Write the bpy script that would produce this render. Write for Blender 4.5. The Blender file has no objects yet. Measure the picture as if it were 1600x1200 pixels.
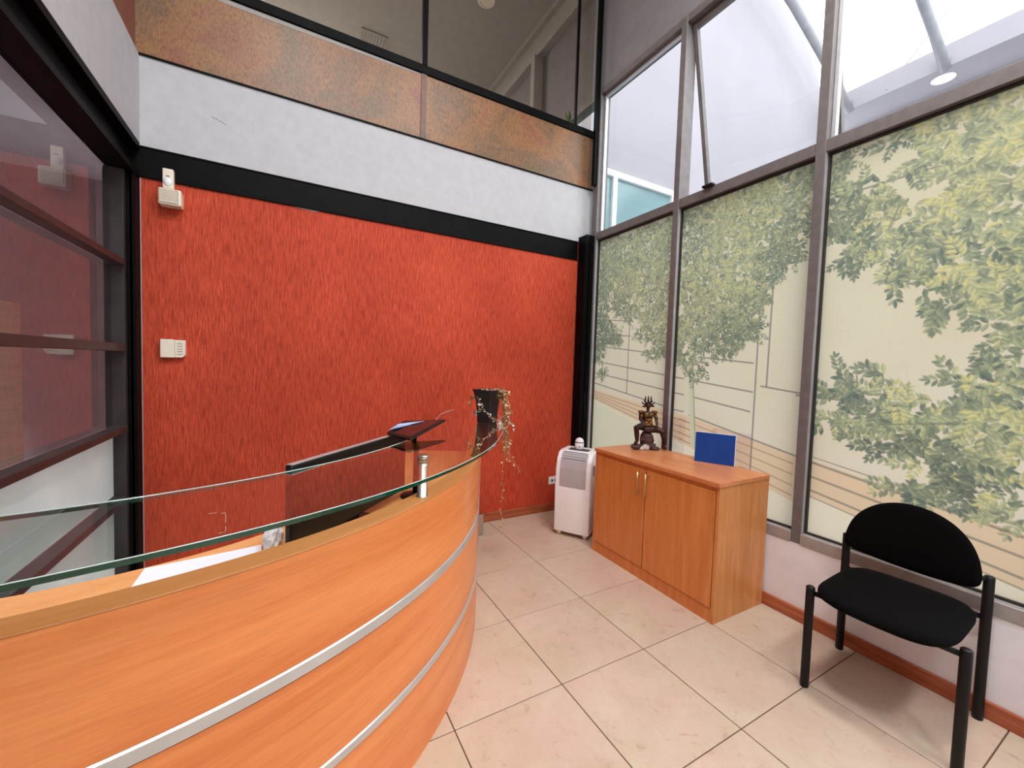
import bpy, bmesh, math, random
import numpy as np
from mathutils import Vector, Matrix
random.seed(7); np.random.seed(7)
S = bpy.context.scene
COL = S.collection

# ------------------------------------------------------------------ camera, sky, light, exposure
cam_d = bpy.data.cameras.new('camera'); cam = bpy.data.objects.new('camera', cam_d); COL.objects.link(cam)
cam_d.sensor_width = 36; cam_d.lens = 14.2817; cam_d.clip_start = 0.02; cam_d.clip_end = 200
cam.matrix_world = Matrix(((0.87521662, -0.00557475, -0.48369906, 0),
                           (-0.48267495, 0.05597878, -0.87400874, 0),
                           (0.03194927, 0.9984164, 0.04630277, 1.3941), (0, 0, 0, 1)))
S.camera = cam
S.view_settings.view_transform = 'Standard'; S.view_settings.look = 'None'
S.view_settings.gamma = 1; S.view_settings.use_curve_mapping = False
S.view_settings.exposure = 0.92
S.cycles.max_bounces = 14; S.cycles.diffuse_bounces = 7; S.cycles.glossy_bounces = 5
S.cycles.transparent_max_bounces = 24; S.cycles.transmission_bounces = 10
S.cycles.caustics_reflective = False; S.cycles.caustics_refractive = False
S.cycles.sample_clamp_indirect = 8
w = bpy.data.worlds.new('overcast_sky'); S.world = w; w.use_nodes = True
bg = w.node_tree.nodes['Background']
bg.inputs['Color'].default_value = (0.93, 0.965, 1.0, 1); bg.inputs['Strength'].default_value = 2.2
sun_d = bpy.data.lights.new('soft_sun', 'SUN'); sun_d.energy = 0.25; sun_d.angle = math.radians(40); sun_d.color = (1, .97, .92)
sun = bpy.data.objects.new('soft_sun', sun_d); COL.objects.link(sun)
sun.rotation_euler = Vector((-0.75, 0.35, -1.0)).to_track_quat('-Z', 'Y').to_euler()
FILL_W = 30

# ------------------------------------------------------------------ materials
def lin(c):
    return tuple(((x/255)/12.92 if x/255 <= .04045 else ((x/255+.055)/1.055)**2.4) for x in c)
def newmat(name):
    m = bpy.data.materials.new(name); m.use_nodes = True
    nt = m.node_tree; nt.nodes.clear()
    out = nt.nodes.new('ShaderNodeOutputMaterial')
    return m, nt, out
def N(nt, t, **k):
    n = nt.nodes.new(t)
    for a, b in k.items(): setattr(n, a, b)
    return n
def coords(nt, scale=(1,1,1), kind='Object', rot=(0,0,0)):
    tc = N(nt, 'ShaderNodeTexCoord'); mp = N(nt, 'ShaderNodeMapping')
    mp.inputs['Scale'].default_value = scale; mp.inputs['Rotation'].default_value = rot
    nt.links.new(tc.outputs[kind], mp.inputs['Vector']); return mp.outputs['Vector']
def noise(nt, vec, scale, detail=4, rough=.55, dist=0):
    n = N(nt, 'ShaderNodeTexNoise'); n.inputs['Scale'].default_value = scale
    n.inputs['Detail'].default_value = detail; n.inputs['Roughness'].default_value = rough
    n.inputs['Distortion'].default_value = dist
    nt.links.new(vec, n.inputs['Vector']); return n.outputs['Fac']
def ramp(nt, fac, stops):
    r = N(nt, 'ShaderNodeValToRGB'); e = r.color_ramp.elements
    while len(e) < len(stops): e.new(.5)
    for i, (p, c) in enumerate(stops): e[i].position = p; e[i].color = (*lin(c), 1)
    nt.links.new(fac, r.inputs['Fac']); return r.outputs['Color']
def mix(nt, fac, a, b, mode='MIX'):
    m = N(nt, 'ShaderNodeMix', data_type='RGBA', blend_type=mode)
    if isinstance(fac, (int, float)): m.inputs['Factor'].default_value = fac
    else: nt.links.new(fac, m.inputs['Factor'])
    for k, v in (('A', a), ('B', b)):
        s = [i for i in m.inputs if i.name == k and i.type == 'RGBA'][0]
        if isinstance(v, tuple): s.default_value = (*lin(v), 1)
        else: nt.links.new(v, s)
    return [o for o in m.outputs if o.type == 'RGBA'][0]
def principled(nt, out, color, rough=.5, metal=0, spec=.5, bump=None, bstr=.2, bdist=.002, coat=0):
    p = N(nt, 'ShaderNodeBsdfPrincipled')
    if isinstance(color, tuple): p.inputs['Base Color'].default_value = (*lin(color), 1)
    else: nt.links.new(color, p.inputs['Base Color'])
    p.inputs['Roughness'].default_value = rough; p.inputs['Metallic'].default_value = metal
    p.inputs['Specular IOR Level'].default_value = spec; p.inputs['Coat Weight'].default_value = coat
    if bump is not None:
        b = N(nt, 'ShaderNodeBump'); b.inputs['Strength'].default_value = bstr; b.inputs['Distance'].default_value = bdist
        nt.links.new(bump, b.inputs['Height']); nt.links.new(b.outputs['Normal'], p.inputs['Normal'])
    nt.links.new(p.outputs[0], out.inputs['Surface']); return p
def speckle(name, c, rough=.6, amp=8, scale=30, metal=0, spec=.4, bstr=.15, kind='Object'):
    m, nt, out = newmat(name); v = coords(nt, kind=kind)
    f = noise(nt, v, scale, 3); a = tuple(max(0, x-amp) for x in c); b = tuple(min(255, x+amp) for x in c)
    principled(nt, out, ramp(nt, f, [(.3, a), (.7, b)]), rough, metal, spec, f, bstr, .001); return m

def wood(name, a, b, c, stretch=(1, 1, 12), kind='Object', rough=.38, scale=3.0, coat=.15):
    m, nt, out = newmat(name)
    v = coords(nt, stretch, kind)
    f1 = noise(nt, v, scale, 4, .55, .5); f2 = noise(nt, v, scale*9, 4, .7, .3)
    base = ramp(nt, f1, [(.30, a), (.52, b), (.74, c)])
    fine = ramp(nt, f2, [(.35, (232, 222, 212)), (.6, (255, 255, 255))])
    col = mix(nt, .5, base, fine, 'MULTIPLY')
    principled(nt, out, col, rough, 0, .35, f2, .08, .0006, coat); return m

M = {}
M['white'] = speckle('white_paint', (186, 186, 190), .75, 4, 18)
M['white_low'] = speckle('dado_paint', (226, 222, 226), .75, 4, 14)
M['grey_paint'] = speckle('grey_ceiling_paint', (160, 156, 152), .85, 4, 10)
M['dark_room'] = speckle('back_room_paint', (158, 150, 154), .85, 4, 8)
M['black_steel'] = speckle('black_steel', (7, 6, 7), .55, 4, 12, 0, .1)
M['black_bar'] = speckle('brown_black_bar', (50, 44, 44), .42, 6, 14, 0, .5)
M['alu'] = speckle('bronze_aluminium', (112, 106, 105), .5, 6, 20, .2, .4)
M['alu_sill'] = speckle('lit_bronze_aluminium', (158, 150, 147), .5, 6, 20, .2, .4)  # frame colour lightened for the light falling on the sill
M['backlit'] = speckle('backlit_wall_tone', (128, 124, 126), .85, 4, 8)  # wall colour darkened to stand for its backlit shade
M['screen_reflection'] = speckle('painted_screen_reflection', (150, 185, 225), .3, 30, 9)
M['alu_light'] = speckle('silver_aluminium', (205, 205, 208), .35, 5, 20, .5, .5)
M['alu_dark'] = speckle('window_gasket', (42, 38, 36), .6, 3, 30)
M['steel'] = speckle('brushed_steel', (190, 182, 174), .28, 8, 60, .95, .5)
M['strip'] = speckle('satin_metal_strip', (200, 200, 200), .3, 6, 8, .6, .5)
M['plastic_w'] = speckle('white_plastic', (240, 240, 242), .35, 2, 30)
M['plastic_cream'] = speckle('cream_plastic', (236, 226, 208), .45, 3, 30)
M['plastic_grey'] = speckle('smoked_grey_plastic', (176, 172, 174), .12, 4, 6, 0, .7)
M['plastic_dkgrey'] = speckle('dark_grey_plastic', (70, 70, 72), .5, 3, 30)
M['chair_steel'] = speckle('dark_chair_steel', (12, 10, 10), .45, 4, 20, 0, .3)
M['black_plastic'] = speckle('black_plastic', (10, 10, 11), .42, 2, 30)
M['black_pot'] = speckle('black_pot', (28, 20, 22), .4, 4, 30)
M['paper'] = speckle('paper', (240, 242, 250), .8, 3, 12)
M['blue'] = speckle('blue_board', (6, 62, 142), .45, 5, 10)
M['wax'] = speckle('dark_bronze', (52, 22, 18), .35, 22, 60, .3)
M['wax2'] = speckle('aged_gold', (110, 78, 30), .4, 25, 60, .5)
M['rock'] = speckle('red_brown_rock', (74, 50, 48), .7, 22, 45)
M['rockpale'] = speckle('pale_stone', (190, 180, 176), .7, 20, 60)
M['dry_leaf'] = speckle('dry_leaf', (176, 140, 96), .7, 55, 40)
M['dry_stem'] = speckle('dry_stem', (150, 112, 70), .7, 30, 60)
M['silver_leaf'] = speckle('silvery_leaf', (215, 212, 205), .5, 30, 60)
M['green_leaf'] = speckle('green_leaf', (90, 120, 75), .6, 20, 30)
M['ext_wall'] = speckle('rendered_white_wall', (156, 152, 158), .8, 4, .8)
M['tube'] = speckle('grey_canopy_tube', (150, 150, 155), .5, 8, 6)
M['teal'] = speckle('teal_glazing', (124, 154, 157), .15, 10, 1.2, 0, .6)
M['handle'] = speckle('satin_brass_handle', (200, 170, 120), .3, 10, 20, .85)
M['edge'] = speckle('beech_edge', (196, 118, 56), .45, 10, 20)

M['desk_wood'] = wood('beech_laminate', (214, 122, 66), (226, 138, 80), (234, 150, 92), (.55, 8, 1), 'UV', .36, 1.5, .2)
M['ledge_wood'] = wood('beech_ledge', (180, 114, 64), (190, 126, 74), (200, 138, 86), (1.1, 8, 1), 'UV', .42, 2.0, .1)
M['worktop_wood'] = wood('beech_worktop', (232, 160, 100), (240, 172, 112), (246, 184, 124), (1.2, 9, 1), 'UV', .42, 2.0, .1)
M['cab_wood'] = wood('cabinet_beech', (200, 122, 62), (212, 134, 72), (222, 146, 84), (9, 9, .9), 'Object', .38, 2.6, .15)
M['cab_side'] = wood('cabinet_side_beech', (196, 124, 66), (208, 138, 80), (220, 152, 94), (9, 9, .9), 'Object', .4, 2.6, .15)
M['cab_top'] = wood('cabinet_top_beech', (196, 120, 72), (206, 132, 84), (216, 144, 96), (9, .9, 9), 'Object', .4, 2.6, .15)
M['dark_wood'] = wood('dark_bookcase_wood', (92, 54, 34), (110, 68, 44), (126, 80, 54), (.7, .7, 12), 'Object', .5, 4, .1)
M['base_wood'] = wood('skirting_wood', (140, 70, 42), (164, 88, 56), (184, 106, 70), (.7, .7, 12), 'Object', .4, 4, .2)

# red textured wallpaper: fine vertical threads
m, nt, out = newmat('red_wallpaper'); M['red'] = m
v = coords(nt, (1, 1, .045)); f = noise(nt, v, 250, 4, .85, .1)
v2 = coords(nt, (1, 1, .10)); f2 = noise(nt, v2, 90, 4, .7)
v3 = coords(nt, (1, 1, .7)); f3 = noise(nt, v3, 1.6, 2)
thread = ramp(nt, f, [(.34, (164, 44, 24)), (.47, (208, 80, 52)), (.6, (220, 96, 66)), (.72, (238, 132, 104))])
blot = ramp(nt, f2, [(.35, (196, 176, 170)), (.6, (255, 255, 255))])
big_ = ramp(nt, f3, [(.3, (226, 214, 206)), (.7, (255, 255, 255))])
col = mix(nt, .8, thread, blot, 'MULTIPLY'); col = mix(nt, 1, col, big_, 'MULTIPLY')
principled(nt, out, col, .72, 0, .25, f, .35, .0015)

# floor tile: veined beige porcelain, each tile offset by its own random value
m, nt, out = newmat('beige_porcelain_tile'); M['tile'] = m
oi = N(nt, 'ShaderNodeObjectInfo'); tc = N(nt, 'ShaderNodeTexCoord')
va = N(nt, 'ShaderNodeVectorMath', operation='MULTIPLY_ADD')
va.inputs[1].default_value = (1, 1, 1)
cx = N(nt, 'ShaderNodeCombineXYZ'); mm = N(nt, 'ShaderNodeMath', operation='MULTIPLY'); mm.inputs[1].default_value = 40
nt.links.new(oi.outputs['Random'], mm.inputs[0]); nt.links.new(mm.outputs[0], cx.inputs[0]); nt.links.new(mm.outputs[0], cx.inputs[1])
nt.links.new(tc.outputs['Object'], va.inputs[0]); nt.links.new(cx.outputs[0], va.inputs[2])
f = noise(nt, va.outputs[0], 3.4, 6, .62, .6); f2 = noise(nt, va.outputs[0], 17, 6, .75, 1.0); f3 = noise(nt, va.outputs[0], 1.7, 2)
base = ramp(nt, f, [(.3, (180, 158, 136)), (.5, (192, 172, 152)), (.72, (204, 186, 168))])
pk = ramp(nt, f3, [(.35, (206, 176, 164)), (.65, (190, 178, 154))])
fine = ramp(nt, f2, [(.28, (206, 194, 184)), (.42, (250, 248, 246)), (.6, (255, 255, 255))])
col = mix(nt, .4, base, pk); col = mix(nt, .75, col, fine, 'MULTIPLY')
principled(nt, out, col, .33, 0, .4, f2, .04, .0005)
M['grout'] = speckle('brown_grout', (96, 66, 52), .9, 8, 60)

# black upholstery
m, nt, out = newmat('black_upholstery'); M['fabric'] = m
v = coords(nt); f = noise(nt, v, 420, 2)
p = principled(nt, out, ramp(nt, f, [(.3, (2, 2, 2)), (.7, (14, 12, 12))]), .95, 0, .08, f, .4, .001)

# thin architectural glass: mirror by Fresnel over a tinted see-through sheet
def thin_glass(name, tint=(245, 250, 248), ior=1.5, boost=1.0, rough=0.0):
    m, nt, out = newmat(name)
    fr = N(nt, 'ShaderNodeFresnel'); fr.inputs['IOR'].default_value = ior
    mul = N(nt, 'ShaderNodeMath', operation='MULTIPLY', use_clamp=True); mul.inputs[1].default_value = boost
    ge = N(nt, 'ShaderNodeNewGeometry'); inv = N(nt, 'ShaderNodeMath', operation='SUBTRACT'); inv.inputs[0].default_value = 1
    nt.links.new(ge.outputs['Backfacing'], inv.inputs[1]); mf = N(nt, 'ShaderNodeMath', operation='MULTIPLY')
    nt.links.new(fr.outputs[0], mf.inputs[0]); nt.links.new(inv.outputs[0], mf.inputs[1]); nt.links.new(mf.outputs[0], mul.inputs[0])
    tr = N(nt, 'ShaderNodeBsdfTransparent'); tr.inputs[0].default_value = (*lin(tint), 1)
    gl = N(nt, 'ShaderNodeBsdfGlossy'); gl.inputs['Roughness'].default_value = rough
    v = coords(nt); f = noise(nt, v, 1.5, 2)
    nt.links.new(ramp(nt, f, [(.2, (244, 246, 246)), (.8, (255, 255, 255))]), gl.inputs['Color'])
    mx = N(nt, 'ShaderNodeMixShader'); nt.links.new(mul.outputs[0], mx.inputs[0])
    nt.links.new(tr.outputs[0], mx.inputs[1]); nt.links.new(gl.outputs[0], mx.inputs[2])
    nt.links.new(mx.outputs[0], out.inputs['Surface']); return m
M['glass'] = thin_glass('clear_window_glass', (250, 252, 252))
M['glass_dark'] = thin_glass('partition_glass', (222, 221, 221), 1.5, 1.0)
M['glass_mezz'] = thin_glass('upper_glazing', (240, 236, 230), 1.5, .8)
M['acrylic'] = thin_glass('clear_acrylic', (251, 249, 252), 1.45, 2.6)
M['glass_shelf'] = thin_glass('counter_glass', (248, 253, 250), 1.5, 2.2)
M['glass_edge'] = speckle('green_glass_edge', (8, 62, 44), .08, 8, 6, 0, .8)
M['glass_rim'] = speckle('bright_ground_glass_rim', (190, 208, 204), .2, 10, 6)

# pale frosted glass of the lower partition
m, nt, out = newmat('frosted_glass'); M['frosted'] = m
v = coords(nt); f = noise(nt, v, 2.2, 4)
fc = ramp(nt, f, [(.3, (214, 224, 222)), (.7, (232, 238, 236))])
pf = principled(nt, out, fc, .45, 0, .3)
tf = N(nt, 'ShaderNodeBsdfTranslucent'); nt.links.new(fc, tf.inputs['Color'])
mf_ = N(nt, 'ShaderNodeMixShader'); mf_.inputs[0].default_value = .5
nt.links.new(pf.outputs[0], mf_.inputs[1]); nt.links.new(tf.outputs[0], mf_.inputs[2]); nt.links.new(mf_.outputs[0], out.inputs['Surface'])

# brown patterned film of the upper balustrade
m, nt, out = newmat('brown_patterned_film'); M['brown'] = m
v = coords(nt); v2 = coords(nt, (1, 1, .35))
f = noise(nt, v, 2.6, 4, .6, .6); f2 = noise(nt, v2, 90, 4, .8); f3 = noise(nt, v, 34, 5, .7, 1.5)
a = ramp(nt, f, [(.3, (120, 106, 80)), (.45, (138, 106, 82)), (.58, (160, 116, 80)), (.72, (150, 98, 82))])
b = ramp(nt, f2, [(.32, (150, 140, 128)), (.55, (255, 252, 246))])
c = ramp(nt, f3, [(.3, (214, 200, 200)), (.5, (246, 246, 236)), (.7, (255, 240, 225))])
col = mix(nt, .8, a, b, 'MULTIPLY'); col = mix(nt, .9, col, c, 'MULTIPLY')
principled(nt, out, col, .4, 0, .4, f2, .25, .002)

# printed translucent film on the lower panes: print colour in a mesh attribute
m, nt, out = newmat('printed_window_film'); M['film'] = m
at = N(nt, 'ShaderNodeAttribute'); at.attribute_name = 'print'
tl = N(nt, 'ShaderNodeBsdfTranslucent'); df = N(nt, 'ShaderNodeBsdfDiffuse'); gl = N(nt, 'ShaderNodeBsdfGlossy')
nt.links.new(at.outputs['Color'], tl.inputs['Color']); nt.links.new(at.outputs['Color'], df.inputs['Color'])
gl.inputs['Roughness'].default_value = .02
mx = N(nt, 'ShaderNodeMixShader'); mx.inputs[0].default_value = .12
nt.links.new(tl.outputs[0], mx.inputs[1]); nt.links.new(df.outputs[0], mx.inputs[2])
fr = N(nt, 'ShaderNodeFresnel'); fr.inputs['IOR'].default_value = 1.4
mx2 = N(nt, 'ShaderNodeMixShader'); nt.links.new(fr.outputs[0], mx2.inputs[0])
nt.links.new(mx.outputs[0], mx2.inputs[1]); nt.links.new(gl.outputs[0], mx2.inputs[2])
nt.links.new(mx2.outputs[0], out.inputs['Surface'])

def emit(name, c, s):
    m, nt, out = newmat(name); e = N(nt, 'ShaderNodeEmission')
    v = coords(nt); f = noise(nt, v, 3, 1); nt.links.new(ramp(nt, f, [(.2, c), (.8, c)]), e.inputs[0])
    e.inputs[1].default_value = s; nt.links.new(e.outputs[0], out.inputs['Surface']); return m
M['lamp'] = emit('fill_diffuser', (255, 250, 240), 9)
M['lamp_small'] = emit('lit_downlight', (255, 252, 246), 3.0)

# ------------------------------------------------------------------ mesh helpers
def box(bm, x0, x1, y0, y1, z0, z1, bev=0, seg=2):
    vs = [bm.verts.new((x, y, z)) for x in (x0, x1) for y in (y0, y1) for z in (z0, z1)]
    fs = [(0,1,3,2),(4,6,7,5),(0,4,5,1),(2,3,7,6),(0,2,6,4),(1,5,7,3)]
    faces = [bm.faces.new([vs[i] for i in f]) for f in fs]
    if bev:
        es = {e for f in faces for e in f.edges}
        bmesh.ops.bevel(bm, geom=list(es), offset=bev, segments=seg, profile=.5, affect='EDGES')
    return vs
def obox(bm, c, ux, uy, hx, hy, z0, z1, bev=0, seg=2):
    """box with horizontal axes ux, uy about centre c"""
    b2 = bmesh.new(); box(b2, -hx, hx, -hy, hy, z0, z1, bev, seg)
    for v in b2.verts:
        x, y, z = v.co; v.co = (c[0]+ux[0]*x+uy[0]*y, c[1]+ux[1]*x+uy[1]*y, z)
    merge(bm, b2)
def merge(bm, b2, mat=None):
    if mat is not None: b2.transform(mat)
    me = bpy.data.meshes.new('t'); b2.to_mesh(me); b2.free(); bm.from_mesh(me); bpy.data.meshes.remove(me)
def prism(bm, pts, z0, z1, bev=0):
    a = [bm.verts.new((x, y, z0)) for x, y in pts]; b = [bm.verts.new((x, y, z1)) for x, y in pts]
    n = len(pts); fs = [bm.faces.new(a[::-1]), bm.faces.new(b)]
    for i in range(n): fs.append(bm.faces.new([a[i], a[(i+1) % n], b[(i+1) % n], b[i]]))
    if bev: bmesh.ops.bevel(bm, geom=list({e for f in fs[:2] for e in f.edges}), offset=bev, segments=2, profile=.5, affect='EDGES')
def tube(bm, pts, r, n=10, cap=True):
    pts = [Vector(p) for p in pts]; rs = r if isinstance(r, (list, tuple)) else [r]*len(pts)
    up = Vector((0, 0, 1)); rings = []; prev = None
    for i, p in enumerate(pts):
        t = (pts[min(i+1, len(pts)-1)] - pts[max(i-1, 0)]).normalized()
        if prev is None:
            a = t.cross(up) if abs(t.z) < .95 else t.cross(Vector((1, 0, 0)))
        else: a = prev - t*prev.dot(t)
        a.normalize(); prev = a; b = t.cross(a)
        rings.append([bm.verts.new(p + (a*math.cos(2*math.pi*k/n) + b*math.sin(2*math.pi*k/n))*rs[i]) for k in range(n)])
    for r0, r1 in zip(rings, rings[1:]):
        for k in range(n): bm.faces.new([r0[k], r0[(k+1) % n], r1[(k+1) % n], r1[k]])
    if cap: bm.faces.new(rings[0][::-1]); bm.faces.new(rings[-1])
def lathe(bm, prof, c=(0, 0, 0), n=24):
    rings = []
    for r, z in prof:
        rings.append([bm.verts.new((c[0]+max(r, 1e-4)*math.cos(2*math.pi*k/n), c[1]+max(r, 1e-4)*math.sin(2*math.pi*k/n), c[2]+z)) for k in range(n)])
    for r0, r1 in zip(rings, rings[1:]):
        for k in range(n): bm.faces.new([r0[k], r0[(k+1) % n], r1[(k+1) % n], r1[k]])
    bm.faces.new(rings[0][::-1]); bm.faces.new(rings[-1])
def obj(name, bm, mat, parent=None, smooth=False, label=None, mats=None):
    if isinstance(bm, bmesh.types.BMesh):
        bmesh.ops.recalc_face_normals(bm, faces=bm.faces)
        me = bpy.data.meshes.new(name); bm.to_mesh(me); bm.free()
    else: me = bm
    for mt in (mats or [mat]): me.materials.append(M[mt] if isinstance(mt, str) else mt)
    if smooth: me.shade_smooth()
    o = bpy.data.objects.new(name, me); COL.objects.link(o)
    if parent is not None:
        o.parent = parent
        if parent.parent is None: o.location = -Vector(parent.location)
    if label: o['label'] = label
    return o
def thing(name, label, cat, loc=(0, 0, 0), group=None, kind=None):
    o = bpy.data.objects.new(name, None); COL.objects.link(o); o.location = loc; o.empty_display_size = .05
    o['label'] = label; o['category'] = cat
    if group: o['group'] = group
    if kind: o['kind'] = kind
    return o
def tag(o, label, cat, group=None, kind=None):
    o['label'] = label; o['category'] = cat
    if group: o['group'] = group
    if kind: o['kind'] = kind
    return o
def B(*a, **k):
    bm = bmesh.new(); box(bm, *a, **k); return bm
def struct(name, bm, mat, label, cat, parent=None):
    o = obj(name, bm, mat, parent)
    if parent is None: tag(o, label, cat, kind='structure')
    return o

# print layout on the lower panes, metres in the window plane (y, z ...)
SMALL= [(2.929,2.52,0.184,0.148,0.45),(2.717,2.386,0.224,0.197,0.5),(2.464,2.436,0.198,0.185,0.55),(2.269,2.438,0.121,0.151,0.6),(2.957,2.261,0.154,0.209,0.4),(2.703,2.161,0.166,0.197,0.5),(2.448,2.172,0.197,0.185,0.6),(2.253,2.187,0.132,0.201,0.6),(3.001,1.969,0.132,0.212,0.3),(2.923,1.723,0.136,0.131,0.2),(2.775,1.658,0.096,0.069,0.3),(3.002,1.546,0.089,0.091,0.3),(2.73,1.968,0.109,0.114,0.35),(2.608,1.872,0.089,0.088,0.4),(2.397,1.904,0.143,0.157,0.6),(2.235,1.886,0.108,0.175,0.6),(2.251,1.637,0.133,0.126,0.55),(2.432,1.697,0.134,0.064,0.45),(2.341,1.527,0.09,0.047,0.5),(2.185,1.56,0.089,0.099,0.5),(2.944,1.352,0.062,0.048,0.4),(2.042,2.519,0.158,0.141,0.35),(1.837,2.502,0.184,0.155,0.75),(1.614,2.493,0.179,0.165,0.7),(1.42,2.485,0.141,0.146,0.6),(1.3,2.516,0.092,0.111,0.45),(1.22,2.521,0.078,0.089,0.4),(1.948,2.265,0.174,0.161,0.45),(1.73,2.257,0.173,0.15,0.75),(1.519,2.246,0.151,0.14,0.55),(1.355,2.296,0.096,0.094,0.35),(1.265,2.306,0.046,0.044,0.45),(1.86,2.068,0.188,0.157,0.7),(1.628,2.027,0.163,0.146,0.65),(1.469,2.058,0.111,0.118,0.3),(1.379,2.097,0.088,0.084,0.3),(1.311,2.137,0.047,0.045,0.3),(1.984,1.998,0.129,0.186,0.55),(1.753,1.877,0.177,0.13,0.65),(1.576,1.855,0.112,0.103,0.55),(1.496,1.865,0.054,0.08,0.4),(1.943,1.763,0.141,0.139,0.6),(1.742,1.703,0.155,0.109,0.3),(1.61,1.715,0.103,0.083,0.35),(1.532,1.669,0.048,0.073,0.35),(1.882,1.599,0.123,0.082,0.35),(1.71,1.551,0.098,0.06,0.35),(1.647,1.613,0.077,0.059,0.35),(2.092,1.679,0.079,0.145,0.5),(2.035,1.486,0.066,0.057,0.4),(1.887,1.431,0.045,0.041,0.35),(1.973,1.368,0.027,0.047,0.3),(2.093,1.51,0.046,0.048,0.4),(1.129,2.519,0.058,0.062,0.35),(1.108,2.544,0.04,0.062,0.45),(1.138,2.421,0.041,0.055,0.3),(1.117,2.312,0.041,0.055,0.35)]
BIG= [(0.568,2.554,0.086,0.059,0.8),(0.678,2.544,0.105,0.062,0.7),(0.803,2.563,0.076,0.048,0.4),(0.883,2.556,0.038,0.031,0.3),(0.509,2.422,0.05,0.104,0.8),(0.614,2.419,0.099,0.077,0.75),(0.732,2.43,0.062,0.058,0.55),(0.551,2.26,0.085,0.085,0.7),(0.665,2.318,0.058,0.056,0.5),(0.49,2.084,0.049,0.13,0.75),(0.58,2.138,0.088,0.076,0.5),(0.678,2.198,0.069,0.063,0.6),(0.747,2.149,0.063,0.065,0.85),(0.874,2.203,0.059,0.069,0.5),(0.972,2.185,0.057,0.059,0.8),(1.01,2.374,0.063,0.053,0.25),(0.94,2.286,0.035,0.045,0.3),(1.058,2.277,0.055,0.054,0.25),(1.144,2.269,0.042,0.07,0.25),(1.108,2.157,0.063,0.062,0.2),(1.005,2.065,0.074,0.066,0.25),(1.058,2.027,0.045,0.03,0.25),(0.866,2.063,0.061,0.069,0.65),(0.773,2.039,0.075,0.072,0.5),(0.836,1.949,0.046,0.055,0.6),(0.868,1.893,0.029,0.031,0.3),(0.669,2.041,0.087,0.08,0.45),(0.57,1.975,0.088,0.076,0.4),(0.48,1.902,0.049,0.104,0.6),(0.622,1.905,0.084,0.05,0.75),(0.703,1.936,0.051,0.044,0.35),(0.544,1.836,0.086,0.065,0.7),(0.454,1.744,0.048,0.103,0.55),(0.657,1.842,0.062,0.04,0.8),(0.727,1.796,0.042,0.035,0.55),(0.681,1.723,0.028,0.029,0.3),(0.575,1.733,0.072,0.044,0.35),(0.481,1.644,0.049,0.068,0.45),(0.512,1.58,0.034,0.043,0.4),(0.517,1.514,0.017,0.024,0.3),(0.448,1.5,0.026,0.036,0.5),(0.84,2.417,0.032,0.021,0.3),(1.05,1.401,0.045,0.027,0.3),(0.889,1.407,0.035,0.022,0.3),(1.087,1.295,0.035,0.035,0.25),(1.016,1.318,0.055,0.047,0.25),(0.958,1.256,0.047,0.053,0.4),(1.028,1.18,0.044,0.048,0.55),(1.093,1.137,0.029,0.024,0.3),(0.965,1.138,0.058,0.046,0.5),(0.857,1.281,0.038,0.038,0.5),(0.795,1.241,0.059,0.049,0.8),(0.889,1.198,0.035,0.045,0.4),(0.751,1.276,0.044,0.042,0.6),(0.724,1.189,0.053,0.042,0.5),(0.645,1.286,0.051,0.04,0.5),(0.611,1.374,0.027,0.028,0.45),(0.563,1.369,0.022,0.025,0.3),(0.651,1.199,0.048,0.04,0.6),(0.576,1.265,0.041,0.044,0.6),(0.522,1.285,0.042,0.049,0.85),(0.447,1.332,0.04,0.078,0.5),(0.508,1.353,0.034,0.032,0.5),(0.562,1.183,0.063,0.039,0.5),(0.464,1.198,0.049,0.068,0.7),(0.788,1.118,0.05,0.043,0.25),(0.856,1.058,0.039,0.038,0.3),(0.718,1.084,0.055,0.054,0.2),(0.636,1.114,0.058,0.052,0.25),(0.592,1.051,0.052,0.056,0.2),(0.649,0.995,0.059,0.046,0.2),(0.714,1.01,0.03,0.027,0.8),(0.74,0.897,0.035,0.03,0.3),(0.694,0.849,0.029,0.024,0.3),(0.785,0.869,0.032,0.022,0.35),(0.605,0.934,0.035,0.028,0.25),(0.517,1.054,0.038,0.043,0.25),(0.449,1.069,0.045,0.078,0.75),(0.523,0.984,0.021,0.033,0.3),(0.45,0.936,0.041,0.052,0.7),(0.412,0.869,0.028,0.051,0.7),(0.521,0.888,0.014,0.022,0.5)]
LINES= [(3.103,1.865,2.608,1.808),(3.094,1.72,2.6,1.679),(3.087,1.612,2.364,1.531),(3.064,1.462,2.221,1.357),(3.057,1.35,2.214,1.24),(3.051,1.251,2.206,1.112),(2.617,1.953,2.618,1.176),(2.167,1.349,2.039,1.335),(1.99,1.328,1.519,1.273),(1.983,1.209,1.529,1.146),(2.16,1.23,2.032,1.214),(2.152,1.096,2.024,1.089),(1.982,1.07,1.128,0.895),(1.93,1.497,1.524,1.457),(2.018,1.651,1.521,1.604),(1.505,1.825,1.507,0.674),(1.433,1.93,1.437,1.311),(1.475,1.314,0.979,1.254),(1.519,2.356,0.737,2.364),(0.729,2.232,0.391,2.214),(1.269,1.274,1.112,1.27)]
BANDTOP= [(3.072,1.187,1.926,1.044),(2.066,1.07,1.257,0.919),(1.173,0.914,0.399,0.782)]
BANDBOT= [(3.067,1.1,2.053,0.857),(2.053,0.857,1.241,0.647),(1.184,0.713,0.386,0.551)]
SL= [(1.174,0.934,0.401,0.807),(1.179,0.903,0.399,0.769),(1.18,0.823,0.394,0.687),(1.182,0.746,0.389,0.601),(1.186,0.711,0.387,0.558)]
TR= [(1.986,1.415,1.93,0.832),(3.072,1.485,3.06,0.988),(1.925,1.898,1.974,1.392),(2.092,1.486,1.982,1.345)]

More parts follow.
